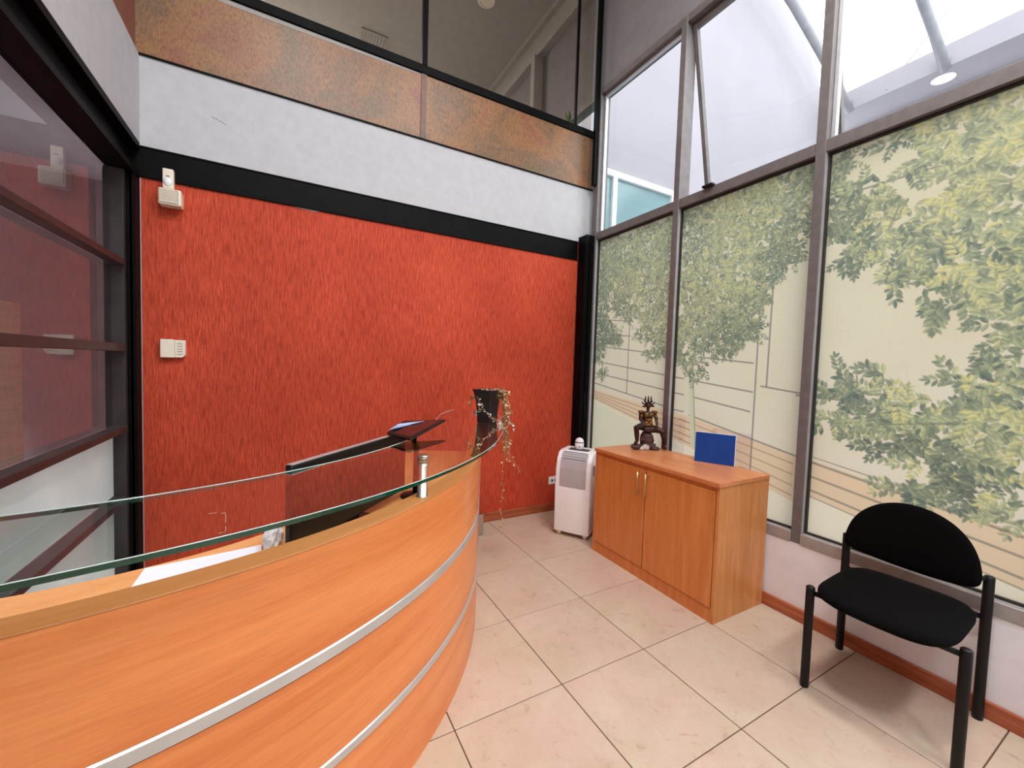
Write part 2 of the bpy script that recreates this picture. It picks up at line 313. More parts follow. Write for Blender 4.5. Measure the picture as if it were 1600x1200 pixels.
# ================================================================== SETTING
X0, XW, YR = -0.76, 2.545, 3.20       # left band face, dado face, red wall face
# floor: every tile a part
fl = struct('floor', B(-.90, 2.70, -2.5, 3.32, -.12, -.004), 'grout', 'beige tiled office floor with thin brown joints', 'floor')
tm = bmesh.new(); box(tm, 0, .4955, 0, .4955, -.006, 0, bev=.0012, seg=1)
tme = bpy.data.meshes.new('tile'); bmesh.ops.recalc_face_normals(tm, faces=tm.faces); tm.to_mesh(tme); tm.free(); tme.materials.append(M['tile'])
def tile(x0, x1, y0, y1):
    full = abs(x1-x0-.5) < 1e-4 and abs(y1-y0-.5) < 1e-4
    if full: o = bpy.data.objects.new('tile', tme)
    else:
        b = bmesh.new(); box(b, 0, x1-x0-.0045, 0, y1-y0-.0045, -.006, 0, bev=.0012, seg=1)
        bmesh.ops.recalc_face_normals(b, faces=b.faces); me = bpy.data.meshes.new('tile'); b.to_mesh(me); b.free(); me.materials.append(M['tile'])
        o = bpy.data.objects.new('tile', me)
    COL.objects.link(o); o.parent = fl; o.location = (x0+.00225, y0+.00225, 0)
for i in range(-5, 3):
    for j in range(-10, 3):
        xa, xb = max(1.564+.5*i-.5, -.87), min(1.564+.5*i, XW); ya, yb = max(2.3825+.5*j-.5, -2.5), min(2.3825+.5*j, YR)
        if xb-xa > .02 and yb-ya > .02: tile(xa, xb, ya, yb)

wb = struct('wall_back', B(-.90, 2.70, YR, 3.36, 0, 2.598), 'red', 'red textured wallpaper wall behind the reception desk', 'wall')
sc = bmesh.new()
prism(sc, [(.02, .0), (.06, .004), (.12, -.001), (.19, -.004), (.16, -.012), (.10, -.009), (.05, -.006)], 0, .0012)
sc.transform(Matrix(((1, 0, 0, 0), (0, 0, -1, YR-.0002), (0, 1, 0, 2.428), (0, 0, 0, 1))))
obj('chipped_patch', sc, 'white', wb, label='pale chipped strip at the top edge of the red wall')
sc = bmesh.new()
for a in ((-.444, -.40, .370, .373), (-.375, -.352, .362, .366), (-.354, -.350, .30, .362), (-.354, -.350, .237, .275), (-.39, -.357, .233, .236)):
    box(sc, a[0], a[1], YR-.0012, YR+.001, a[2], a[3])
obj('bracket_mark', sc, 'plastic_cream', wb, label='thin pale bracket-shaped mark on the red wall')  # thin pale bracket outline on the wall face

wu = struct('wall_back_upper', B(-.90, 2.70, 3.19, 3.5, 2.60, 3.115), 'white', 'white plastered slab edge above the black beam', 'wall')
sc = bmesh.new()
for k in range(7):
    a = -.42 + k*.011; zz = 2.87-.004*k + random.uniform(-.004, .004)
    box(sc, a, a+.008, 3.1893, 3.191, zz, zz+.004)
obj('scuff_mark', sc, 'plastic_dkgrey', wu, label='small dark scuff on the white slab edge')
struct('wall_left', B(-.90, -.76, -2.5, 3.19, 2.615, 3.115), 'white', 'white plastered band above the glazed black partition', 'wall')
struct('wall_left_upper', B(-.90, -.78, -2.5, 3.30, 3.62, 5.2), 'white', 'white upper wall over the left band', 'wall')
struct('wall_right', B(XW, 2.72, -2.5, 3.32, 0, .43), 'white_low', 'low white dado wall under the tall windows', 'wall')
struct('wall_right_upper', B(2.56, 2.72, -2.5, 6.6, 4.0, 5.2), 'backlit', 'plain taupe wall above the window heads, shade put into its colour', 'wall')
struct('wall_front', B(-.90, 2.72, -2.62, -2.5, 0, 5.2), 'white', 'white wall behind the viewer', 'wall')
struct('ceiling', B(-.90, 2.72, -2.5, 6.6, 5.2, 5.32), 'grey_paint', 'high plain ceiling over both storeys', 'ceiling')

def steel_beam(name, label, f):
    """I section; f maps (t, d, z) -> world, t along, d depth behind the face"""
    b = bmesh.new()
    for d0, d1, z0, z1 in ((0, .12, 2.425, 2.436), (0, .12, 2.592, 2.603), (.052, .062, 2.43, 2.60)):
        f(b, d0, d1, z0, z1)
    return struct(name, b, 'black_steel', label, 'steel beam')
steel_beam('trim_1', 'black steel beam over the red wall', lambda b, d0, d1, z0, z1: box(b, -.90, 2.445, 3.186+d0*.1, 3.1995 if d0 == 0 else 3.1995, z0, z1, bev=.002, seg=1))
def lbeam(b, d0, d1, z0, z1): box(b, -.76-d1, -.76-d0, -2.5, 3.1855, z0-.014, z1+.012, bev=.002, seg=1)
steel_beam('trim_2', 'black steel beam over the left glazed partition', lbeam)
def hcol(name, x0, x1, y0, y1, z1, label):
    b = bmesh.new()
    box(b, x0, x1, y0, y0+.010, 0, z1, bev=.002, seg=1); box(b, x0, x1, y1-.010, y1, 0, z1, bev=.002, seg=1)
    box(b, (x0+x1)/2-.005, (x0+x1)/2+.005, y0, y1, 0, z1)
    return struct(name, b, 'black_steel', label, 'steel column')
c1 = hcol('trim_3', 2.447, 2.548, 3.075, 3.187, 2.645, 'black steel column in the corner between red wall and windows')
b = bmesh.new(); box(b, 2.449, 2.455, 3.085, 3.187, 0, 2.64); obj('side_plate', b, 'black_steel', c1)
c2 = hcol('trim_4', -.80, -.762, 3.10, 3.1855, 2.41, 'black steel column between partition and red wall')
b = bmesh.new(); box(b, -.772, -.764, 3.11, 3.176, 0, 2.405); obj('side_plate', b, 'black_steel', c2)
b = bmesh.new()
box(b, -.7625, -.759, 3.192, 3.1985, 0, 2.42); obj('light_seam', b, 'alu_light', c2, label='thin pale sealant line beside the red wall')
struct('trim_5', B(2.512, 2.551, 3.076, 3.114, 3.116, 5.2, bev=.002, seg=1), 'black_steel', 'slim black post standing at the corner of the upper glazing', 'post')

struct('baseboard_back', B(-.62, 2.545, 3.182, YR, 0, .078, bev=.003), 'base_wood', 'reddish wooden skirting along the red wall', 'skirting')
struct('baseboard_right', B(2.527, XW, -2.5, 3.075, 0, .072, bev=.003), 'base_wood', 'reddish wooden skirting along the dado under the windows', 'skirting')

# ------------------------------------------------------------------ printed film raster
RES = .0036; FY0, FY1, FZ0, FZ1 = .20, 3.11, .44, 2.64
NY, NZ = int((FY1-FY0)/RES), int((FZ1-FZ0)/RES)
yy = FY0 + (np.arange(NY)+.5)*RES; zz = FZ0 + (np.arange(NZ)+.5)*RES
YY, ZZ = np.meshgrid(yy, zz)                      # [z, y]
img = np.zeros((NZ, NY, 3), np.float32)
t = np.clip((ZZ-.5)/2.1, 0, 1)[..., None]
img[:] = np.array([232, 216, 190])*(1-t) + np.array([222, 211, 176])*t
sm = sum(np.sin(YY*a+b)*np.sin(ZZ*c+d) for a, b, c, d in ((2.1, .3, 1.7, 1), (5.2, 2, 4.1, .4), (11, 1, 9, 2)))[..., None]
img += sm*np.array([1.0, 2.2, 3.0])
img += np.random.normal(0, 2.2, (NZ, NY, 1))
def lininterp(seg, Y):
    y0, z0, y1, z1 = seg; return z0 + (Y-y0)*(z1-z0)/(y1-y0)
def between(tops, bots, colr, a=1.0):
    for tp, bt in zip(tops, bots):
        lo, hi = min(tp[0], tp[2]), max(tp[0], tp[2])
        mk = (YY >= lo-.06) & (YY <= hi+.06) & (ZZ < lininterp(tp, YY)) & (ZZ > lininterp(bt, YY))
        img[mk] = img[mk]*(1-a) + np.array(colr)*a
between(BANDTOP, BANDBOT, (232, 198, 160), .9)
# pale ground strip below the band, faint green at the far end
for bt in BANDBOT:
    lo, hi = min(bt[0], bt[2]), max(bt[0], bt[2])
    mk = (YY >= lo-.06) & (YY <= hi+.06) & (ZZ < lininterp(bt, YY)); img[mk] = img[mk]*.3 + np.array([242, 228, 198])*.7
mk = (YY > 2.45) & (ZZ < 1.02) & (ZZ < lininterp(BANDBOT[0], YY)-.03); img[mk] = img[mk]*.6 + np.array([218, 220, 180])*.4
def line(seg, wd, colr, a=.8):
    y0, z0, y1, z1 = seg; L = math.hypot(y1-y0, z1-z0)
    ux, uz = (y1-y0)/L, (z1-z0)/L
    s_ = (YY-y0)*ux + (ZZ-z0)*uz; d = np.abs(-(YY-y0)*uz + (ZZ-z0)*ux)
    k = np.clip((wd-d)/RES+.5, 0, 1)*((s_ > 0) & (s_ < L))*a
    img[:] = img*(1-k[..., None]) + np.array(colr)*k[..., None]
for l in LINES: line(l, .0045, (118, 112, 106))
for i, l in enumerate(SL): line(l, (.003, .006, .0055, .0055, .003)[i], (150, 136, 118), .85)
for k in (.18, .42, .66, .88):
    for tp, bt in list(zip(BANDTOP, BANDBOT))[:2]:
        line((tp[0], tp[1]*(1-k)+lininterp(bt, tp[0])*k, tp[2], tp[3]*(1-k)+lininterp(bt, tp[2])*k), .003, (160, 132, 108), .8)
line(TR[0], .022, (214, 206, 172), .95); line(TR[1], .016, (212, 212, 172), .9)
line((TR[0][0]-.018, TR[0][1], TR[0][2]-.018, TR[0][3]), .005, (150, 156, 132), .8)
for q in TR[2:]: line(q, .010, (140, 144, 120), .8)
PAL = np.array([(100, 111, 97), (122, 131, 108), (145, 150, 120), (170, 172, 130), (196, 192, 142), (214, 202, 134)], float)
def leaf(y, z, ang, L, W, colr, a=.93):
    r = L*.6; i0, i1 = int((z-r-FZ0)/RES), int((z+r-FZ0)/RES)+1; j0, j1 = int((y-r-FY0)/RES), int((y+r-FY0)/RES)+1
    i0, j0 = max(i0, 0), max(j0, 0); i1, j1 = min(i1, NZ), min(j1, NY)
    if i1 <= i0 or j1 <= j0: return
    dy = YY[i0:i1, j0:j1]-y; dz = ZZ[i0:i1, j0:j1]-z; c_, s_ = math.cos(ang), math.sin(ang)
    u = (dy*c_+dz*s_)/(L/2); v_ = (-dy*s_+dz*c_)/(W/2)
    e = np.abs(v_) - (1-u*u)
    k = np.clip(-e*W/RES*.5+.3, 0, 1)*(np.abs(u) < 1)*a
    half = np.where(v_ > 0, 1.05, .93)[..., None]
    img[i0:i1, j0:j1] = img[i0:i1, j0:j1]*(1-k[..., None]) + np.array(colr)*half*k[..., None]
rnd = random.Random(11)
def spray(y, z, ang, size, npair, shade):
    c0 = min(5, max(0, shade*5 + rnd.gauss(0, .55)))
    def colr():
        q = min(4.99, max(0, c0 + rnd.gauss(0, .85))); i = int(q); f = q-i; return PAL[i]*(1-f)+PAL[min(i+1, 5)]*f
    for k in range(npair):
        s_ = size*(k+.6)/npair; py, pz = y+math.cos(ang)*s_, z+math.sin(ang)*s_
        for sd in (-1, 1):
            aa = ang + sd*rnd.uniform(.6, 1.0); L = size*.52*(1-.35*k/npair)
            leaf(py+math.cos(aa)*L*.5, pz+math.sin(aa)*L*.5, aa, L, L*.44, colr())
    leaf(y+math.cos(ang)*size*1.15, z+math.sin(ang)*size*1.15, ang, size*.45, size*.17, colr())
def under(blobs, size, dens):
    for (y, z, ry, rz, sh) in blobs:
        for _ in range(int(dens*ry*rz/(size*size*.4))):
            a = rnd.uniform(0, 6.283); r = math.sqrt(rnd.random())*.92
            q = min(4.99, max(0, sh*3.4+rnd.gauss(-.4, .7))); i = int(q)
            if z+math.sin(a)*r*rz < 2.66: leaf(y+math.cos(a)*r*ry, z+math.sin(a)*r*rz, rnd.uniform(0, 6.283), size, size*.42, PAL[i]*(1-q+i)+PAL[min(i+1, 5)]*(q-i))
def crown(blobs, size, npair, dens):
    items = []
    for (y, z, ry, rz, sh) in blobs:
        n = int(dens*ry*rz/(size*size))+4
        for _ in range(n):
            a = rnd.uniform(0, 6.283); r = math.sqrt(rnd.random())*rnd.uniform(.8, 1.1)
            top = math.sin(a)*r
            items.append((rnd.random()+.25*top, y+math.cos(a)*r*ry, z+top*rz, rnd.gauss(-math.pi/2, .9) if rnd.random() < .6 else a, sh + .14*top))
    items.sort(key=lambda q: q[0])
    for _, y, z, a, sh in items:
        if z < 2.66: spray(y, z, a, size*rnd.uniform(.75, 1.2), npair, sh)
under(SMALL, .040, 5.0)
under(BIG, .052, 3.6)
crown(SMALL, .052, 3, 6.0)
crown(BIG, .090, 4, 6.5)
for (y0, z0, y1, z1) in ((1.045, 1.30, 1.005, 1.39), (.87, 1.16, .60, 1.20), (.93, 1.20, .80, 1.235), (.9, 2.12, .86, 2.24), (.98, 1.34, .985, 1.40)):
    line((y0, z0, y1, z1), .0035, (128, 124, 104), .8)
img *= .90; hz = np.clip((ZZ-1.1)/1.3, 0, 1)[..., None]*.12 + .04
img = img*(1-hz) + np.array([206, 200, 180])*hz          # milky film
lim = np.clip(img/255, 0, 1); lim = np.where(lim <= .04045, lim/12.92, ((lim+.055)/1.055)**2.4)

def film_mesh(name, y0, y1, z0, z1, x, parent):
    j0, j1 = max(0, int((y0-FY0)/RES)), min(NY-1, int((y1-FY0)/RES)); i0, i1 = int((z0-FZ0)/RES), min(NZ-1, int((z1-FZ0)/RES))
    sub = lim[i0:i1+1, j0:j1+1]; nz, ny = sub.shape[:2]
    ys = np.linspace(y0, y1, ny); zs = np.linspace(z0, z1, nz)
    co = np.empty((nz, ny, 3), np.float32); co[..., 0] = x; co[..., 1] = ys[None]; co[..., 2] = zs[:, None]
    idx = np.arange(nz*ny).reshape(nz, ny)
    q = np.stack([idx[:-1, :-1], idx[1:, :-1], idx[1:, 1:], idx[:-1, 1:]], -1).reshape(-1, 4)
    me = bpy.data.meshes.new(name); me.vertices.add(nz*ny); me.vertices.foreach_set('co', co.ravel())
    me.loops.add(q.size); me.loops.foreach_set('vertex_index', q.ravel().astype(np.int32))
    me.polygons.add(len(q)); me.polygons.foreach_set('loop_start', np.arange(0, q.size, 4, dtype=np.int32))
    me.update(calc_edges=True)
    at = me.color_attributes.new('print', 'FLOAT_COLOR', 'POINT')
    rgba = np.ones((nz*ny, 4), np.float32); rgba[:, :3] = sub.reshape(-1, 3); at.data.foreach_set('color', rgba.ravel())
    me.materials.append(M['film']); o = bpy.data.objects.new(name, me); COL.objects.link(o); o.parent = parent
    return o

# ------------------------------------------------------------------ tall aluminium windows
XF, XG = 2.552, 2.60                    # inner frame face, glass plane
ZS0, ZS1, ZT0, ZT1, ZH0, ZH1 = .43, .492, 2.605, 2.672, 3.945, 4.0
MY = [3.078, 2.152, 1.20, .245, -.69, -1.63, -2.5]    # mullion centre lines
wlab = ['tall window beside the black corner column, its lower pane printed with a tree crown',
        'tall window behind the wooden cabinet, with printed tree trunk below and an open awning sash above',
        'tall window behind the black chair, with large printed leaves below and canopy tubes seen above',
        'tall window nearer the viewer', 'tall window beside the viewer', 'tall window at the front wall']
for k in range(6):
    y1, y0 = MY[k], MY[k+1]; hw = .025
    b = bmesh.new(); fx1 = 2.66
    box(b, XF, fx1, y0+hw, y1-hw, ZT0, ZT1, bev=.002, seg=1)
    box(b, XF, fx1, y0+hw, y1-hw, ZH0, ZH1, bev=.002, seg=1)
    wd = struct('window_%d' % (k+1), b, 'alu', wlab[k], 'window')
    wd['label'] = wlab[k]
    obj('sill', B(XF-.012, fx1, y0+hw, y1-hw, ZS0, ZS1, bev=.003, seg=1), 'alu_sill', wd)
    obj('mullion', B(XF-.004, fx1, y1-hw if k else y1-.02, y1+hw if k else y1, ZS0, ZH1, bev=.002, seg=1), 'alu', wd)
    ya, yb = y0+hw, (y1-hw if k else y1-.02)
    g = bmesh.new()
    for (a0, a1, c0, c1) in ((ya, ya+.012, ZS1, ZT0), (yb-.012, yb, ZS1, ZT0), (ya+.012, yb-.012, ZS1, ZS1+.010), (ya+.012, yb-.012, ZT0-.012, ZT0)):
        box(g, XG-.022, XG+.012, a0, a1, c0, c1)
    obj('gasket', g, 'alu_dark', wd, label='dark rubber glazing bead')
    g = bmesh.new(); box(g, XF+.002, XG-.02, yb-.0015, yb+.001, ZS1, ZT0); box(g, XF+.002, XG-.02, ya-.001, ya+.0015, ZS1, ZT0)
    obj('light_bead', g, 'alu_light', wd, label='pale inner bead of the mullion')
    if k < 3: film_mesh('printed_film', ya+.008, yb-.008, ZS1+.006, ZT0-.008, XG-.004, wd)
    obj('pane', B(XG+.002, XG+.008, ya+.006, yb-.006, ZS1, ZT0), 'glass', wd)
    if k != 1:
        obj('pane', B(XG+.002, XG+.008, ya+.01, yb-.01, ZT1+.01, ZH0-.01), 'glass', wd)
        g = bmesh.new()
        for (a0, a1, c0, c1) in ((ya, ya+.022, ZT1, ZH0), (yb-.022, yb, ZT1, ZH0), (ya+.022, yb-.022, ZT1, ZT1+.014), (ya+.022, yb-.022, ZH0-.022, ZH0)):
            box(g, XG-.01, XG+.02, a0, a1, c0, c1, bev=.002, seg=1)
        obj('inner_frame', g, 'alu_light', wd, label='pale inner glazing frame')
    else:
        # awning sash hinged at the head, swung outwards
        ang = math.atan2(.26, ZH0-ZT1); L = ZH0-ZT1-.01
        g = bmesh.new()
        for (a0, a1, c0, c1) in ((ya+.004, ya+.036, -L, 0), (yb-.036, yb-.004, -L, 0), (ya+.036, yb-.036, -L, -L+.036), (ya+.036, yb-.036, -.036, 0)):
            box(g, -.018, .018, a0, a1, c0, c1, bev=.002, seg=1)
        p = bmesh.new(); box(p, -.003, .003, ya+.03, yb-.03, -L+.03, -.03)
        mt = Matrix.Translation((XG+.02, 0, ZH0-.004)) @ Matrix.Rotation(-ang, 4, 'Y')
        g.transform(mt); p.transform(mt)
        sash = obj('sash', g, 'alu', wd, label='open awning sash swung outwards at its foot')
        obj('pane', p, 'glass', sash)
        h = bmesh.new(); box(h, XF-.03, XF+.01, (ya+yb)/2+.16, (ya+yb)/2+.24, ZT1-.004, ZT1+.012, bev=.003); obj('catch', h, 'black_plastic', wd)

# ------------------------------------------------------------------ glazed balustrade of the upper storey
b = bmesh.new(); box(b, -.76, 2.60, 3.175, 3.215, 3.605, 3.668, bev=.004)
mb = M['brown'].copy(); mb.name = 'darker_brown_film'; M['brown_seam'] = mb
for n in mb.node_tree.nodes:
    if n.type == 'VALTORGB' and len(n.color_ramp.elements) == 4:
        for e in n.color_ramp.elements: e.color = (e.color[0]*.5, e.color[1]*.48, e.color[2]*.5, 1)
bal = struct('window_7', b, 'black_steel', 'black railed upper glazing with brown patterned lower panels above the white slab edge', 'glazing')
obj('film_panel', B(-.90, .887, 3.19, 3.20, 3.118, 3.604), 'brown', bal)
obj('film_panel', B(.925, 2.60, 3.19, 3.20, 3.118, 3.604), 'brown', bal)
g = bmesh.new(); ring = [(-.62, 3.585), (-.3, 3.574), (.3, 3.578), (.8, 3.590), (.95, 3.603), (-.62, 3.603)]; prism(g, ring, 0, .0012); g.transform(Matrix(((1, 0, 0, 0), (0, 0, 1, 3.1885), (0, 1, 0, 0), (0, 0, 0, 1)))); obj('pale_edge', g, 'grey_paint', bal, label='pale strip under the black rail')  # paler strip along the top of the brown panel
obj('seam_strip', B(.885, .927, 3.182, 3.201, 3.121, 3.604), 'brown_seam', bal, label='darker vertical joint strip between the brown panels')
obj('pane', B(-.76, .89, 3.192, 3.198, 3.668, 5.2), 'glass_mezz', bal)
obj('pane', B(.925, 2.34, 3.192, 3.198, 3.668, 5.2), 'glass_mezz', bal)
obj('pane', B(2.375, 2.545, 3.192, 3.198, 3.668, 5.2), 'glass_mezz', bal)
obj('mullion', B(.887, .928, 3.175, 3.215, 3.668, 5.2, bev=.003), 'black_steel', bal)
obj('mullion', B(2.348, 2.368, 3.182, 3.208, 3.668, 5.2, bev=.003), 'black_steel', bal, label='thin black mullion near the window corner')
obj('bottom_track', B(-.76, 2.60, 3.178, 3.19, 3.112, 3.121), 'black_steel', bal)
b = bmesh.new(); box(b, -.80, -.772, -2.5, 3.19, 3.606, 3.64)
bal2 = struct('window_8', b, 'black_steel', 'reddish panelled balustrade strip above the left white band', 'glazing')
m2 = M['brown'].copy(); m2.name = 'reddish_patterned_film'
for n in m2.node_tree.nodes:
    if n.type == 'VALTORGB' and len(n.color_ramp.elements) == 4:
        for e, c in zip(n.color_ramp.elements, ((120, 62, 52), (150, 74, 60), (128, 88, 70), (140, 60, 54))): e.color = (*lin(c), 1)
M['brown_red'] = m2
obj('film_panel', B(-.80, -.775, -2.5, 3.19, 3.115, 3.606), 'brown_red', bal2)

# upper storey room
struct('floor_upper', B(-.90, 2.72, 3.5, 6.6, 2.98, 3.10), 'grey_paint', 'floor slab of the upper storey', 'floor')
struct('wall_upper_far', B(-.90, 2.72, 6.5, 6.62, 3.1, 5.2), 'grey_paint', 'far wall of the upper storey', 'wall')
struct('wall_upper_left', B(-1.0, -.90, 3.3, 6.6, 2.6, 5.2), 'grey_paint', 'left wall of the upper storey', 'wall')
struct('wall_upper_right', B(2.56, 2.72, 3.9, 6.6, 2.6, 4.0), 'grey_paint', 'right wall of the upper storey past its window', 'wall')
b = bmesh.new(); box(b, 2.47, 2.558, 3.22, 6.5, 4.93, 5.14); box(b, 2.415, 2.558, 3.22, 6.5, 5.14, 5.199)
struct('trim_6', b, 'grey_paint', 'stepped plaster bulkhead along the upper right wall', 'bulkhead')
struct('trim_7', B(2.44, 2.558, 4.12, 4.20, 3.1, 4.93), 'grey_paint', 'narrow plaster pilaster on the upper right wall', 'pilaster')
b = bmesh.new(); box(b, 2.56, 2.66, 3.13, 3.9, 2.6, 2.672); box(b, 2.56, 2.66, 3.13, 3.9, 3.945, 4.0); box(b, 2.56, 2.66, 3.86, 3.9, 2.672, 3.945); box(b, 2.552, 2.66, 3.078, 3.13, .43, 4.0)
w9 = struct('window_9', b, 'alu', 'side window of the upper storey seen behind the thin black mullion', 'window')
obj('pane', B(2.602, 2.608, 3.13, 3.86, 2.672, 3.945), 'glass', w9)
struct('wall_right_end', B(2.552, 2.72, 3.13, 3.9, .43, 2.6), 'white', 'short wall behind the corner column', 'wall')

pl = thing('potted_plant', 'dim strappy leaved plant behind the glazing of the upper storey', 'plant', (2.44, 3.37, 3.1))
b = bmesh.new(); lathe(b, [(.07, 0), (.10, .22), (.10, .24), (.09, .24), (.08, .22), (.001, .22)], (2.44, 3.37, 3.1)); obj('pot', b, 'black_pot', pl, True)
b = bmesh.new(); r2 = random.Random(3)
for k in range(12):
    a = k*.55+r2.random()*.3; L = r2.uniform(.40, .58); out = r2.uniform(.05, .085)
    pts = [Vector((2.44, 3.37, 3.3)), Vector((2.44+math.cos(a)*out*.3, 3.37+math.sin(a)*out*.3, 3.3+L*.6)), Vector((2.44+math.cos(a)*out*.9, 3.37+math.sin(a)*out*.9, 3.3+L*.95)), Vector((2.44+math.cos(a)*out*1.4, 3.37+math.sin(a)*out*1.4, 3.3+L*1.05))]
    sd = Vector((-math.sin(a), math.cos(a), 0)); prev = None
    for p_, wd_ in zip(pts, (.012, .024, .018, .001)):
        cur = (b.verts.new(p_-sd*wd_), b.verts.new(p_+Vector((math.cos(a), math.sin(a), 0))*.006), b.verts.new(p_+sd*wd_))
        if prev:
            b.faces.new([prev[0], prev[1], cur[1], cur[0]]); b.faces.new([prev[1], prev[2], cur[2], cur[1]])
        prev = cur
obj('leaves', b, 'green_leaf', pl)

vg = thing('ceiling_vent', 'square slatted vent in the ceiling of the upper storey', 'vent', (.87, 5.26, 5.2))
b = bmesh.new()
for a in ((.72, 1.02, 5.11, 5.13), (.72, 1.02, 5.39, 5.41), (.72, .74, 5.13, 5.39), (1.0, 1.02, 5.13, 5.39)): box(b, *a, 5.185, 5.2)
obj('vent_frame', b, 'grey_paint', vg)
for k in range(7):
    obj('slat', B(.745+k*.036, .765+k*.036, 5.13, 5.39, 5.186, 5.197), 'grey_paint', vg)
def downlight(x, y, z, label, r=.075, on=True):
    t_ = thing('downlight', label, 'ceiling light', (x, y, z))
    b = bmesh.new(); lathe(b, [(r, -.0005), (r, -.012), (r*.8, -.014), (r*.8, -.0005)], (x, y, z)); obj('trim_ring', b, 'plastic_w', t_, True)
    b = bmesh.new(); lathe(b, [(r*.79, -.003), (r*.79, -.010)], (x, y, z)); obj('diffuser', b, 'lamp_small' if on else 'plastic_cream', t_)
downlight(1.80, 4.07, 5.2, 'round downlight in the upper storey ceiling, cut by the top of the picture', .09, False)
downlight(9.99, 2.86, 6.63, 'round downlight under the white soffit outside the window', .16)

# unseen ceiling panels added as fill light for the room
def fill_panel(x, y, z, label, power, sx=.6, sy=.6):
    t_ = thing('fill_light', label, 'ceiling light', (x, y, z))
    b = bmesh.new()
    for a in ((x-sx/2, x+sx/2, y-sy/2, y-sy/2+.03), (x-sx/2, x+sx/2, y+sy/2-.03, y+sy/2), (x-sx/2, x-sx/2+.03, y-sy/2+.03, y+sy/2-.03), (x+sx/2-.03, x+sx/2, y-sy/2+.03, y+sy/2-.03)):
        box(b, *a, z-.045, z)
    obj('frame', b, 'plastic_w', t_)
    obj('diffuser', B(x-sx/2+.03, x+sx/2-.03, y-sy/2+.03, y+sy/2-.03, z-.03, z-.02), 'lamp', t_)
    ld = bpy.data.lights.new('fill_lamp', 'AREA'); ld.shape = 'RECTANGLE'; ld.size = sx-.08; ld.size_y = sy-.08; ld.energy = power; ld.color = (.97, .98, 1)
    lo = bpy.data.objects.new('fill_lamp', ld); COL.objects.link(lo); lo.parent = t_; lo.location = (0, 0, -.05)
for i, (x, y) in enumerate(((.1, .3), (1.6, .3), (.1, -1.4), (1.6, -1.4))):
    fill_panel(x, y, 5.2, ['unseen fill panel added over the reception desk', 'unseen fill panel added over the waiting chair', 'unseen fill panel added behind the viewer on the left', 'unseen fill panel added behind the viewer on the right'][i], FILL_W)

fill_panel(-.1, 6.1, 5.2, 'unseen fill panel added over the back of the upper storey', 85)  # added out of view to brighten the upper storey
def lit_downlight(x, y, z, label, power):
    downlight(x, y, z, label, .08)
    ld = bpy.data.lights.new('downlight_lamp', 'AREA'); ld.shape = 'DISK'; ld.size = .12; ld.energy = power; ld.spread = math.radians(104); ld.color = (.97, .98, 1)
    lo = bpy.data.objects.new('downlight_lamp', ld); COL.objects.link(lo); lo.location = (x, y, z-.02)
lit_downlight(-2.8, 2.3, 2.7, 'round downlight near the bookcase in the dim room', 80)
lit_downlight(-2.6, -.2, 2.7, 'unseen round downlight added at the near end of the dim room', 70)  # added out of view to brighten the room behind the partition
lit_downlight(-4.12, 3.97, 2.7, 'round downlight in the far corner of the dim room', 60)

# ------------------------------------------------------------------ left glazed partition and the dim room behind it
b = bmesh.new()
for y in (3.087, 1.55, .15, -1.25, -2.48):
    box(b, -.885, -.802, y-.022, y+.022, 0, 2.41, bev=.002, seg=1)
box(b, -.885, -.80, -2.5, 3.06, 0, .05); box(b, -.90, -.805, 3.11, 3.19, 0, 2.41)
part = struct('window_10', b, 'black_bar', 'black framed glazed partition on the left with dark panes above frosted ones', 'glazed partition')
for (z0, z1) in ((1.878, 1.912), (1.402, 1.446), (.948, .982), (.548, .582)):
    obj('glazing_bar', B(-.856, -.795, -2.5, 3.064, z0, z1, bev=.003), 'black_bar', part)
ys = (-2.46, -1.25, .15, 1.55, 3.087)
for a0, a1 in zip(ys, ys[1:]):
    for z0, z1, mt in ((.05, .548, 'frosted'), (.582, .948, 'frosted'), (.982, 1.402, 'glass_dark'), (1.446, 1.878, 'glass_dark'), (1.912, 2.41, 'glass_dark')):
        obj('pane', B(-.864, -.858, a0+.02, a1-.02, z0, z1), mt, part, label='dark clear pane' if mt == 'glass_dark' else 'pale frosted pane')
struct('floor_room_behind', B(-4.8, -.90, -2.5, 4.4, -.12, 0), 'dark_room', 'floor of the dim room behind the partition', 'floor')
struct('wall_room_behind_far', B(-4.9, -4.8, -2.5, 4.4, 0, 2.7), 'dark_room', 'far wall of the dim room behind the partition', 'wall')
struct('wall_room_behind_back', B(-4.8, -.90, 4.3, 4.4, 0, 2.7), 'dark_room', 'end wall of the dim room behind the partition', 'wall')
struct('wall_room_behind_front', B(-4.8, -.90, -2.6, -2.5, 0, 2.7), 'dark_room', 'near wall of the dim room behind the partition', 'wall')
struct('ceiling_room_behind', B(-4.8, -.90, -2.5, 4.4, 2.7, 2.8), 'dark_room', 'ceiling of the dim room behind the partition', 'ceiling')
bk = thing('bookcase', 'tall brown wooden bookcase seen dimly through the left partition glass', 'bookcase', (-1.75, 3.3, 0))
b = bmesh.new()
box(b, -2.1, -2.07, 3.05, 3.49, 0, 1.66); box(b, -1.40, -1.37, 3.05, 3.49, 0, 1.66); box(b, -2.07, -1.40, 3.46, 3.49, 0, 1.66)
box(b, -2.07, -1.40, 3.05, 3.46, 1.63, 1.66); box(b, -2.07, -1.40, 3.05, 3.46, 0, .05)
obj('carcass', b, 'dark_wood', bk)
for z in (.42, .80, 1.20): obj('shelf', B(-2.07, -1.40, 3.06, 3.46, z, z+.025), 'dark_wood', bk)
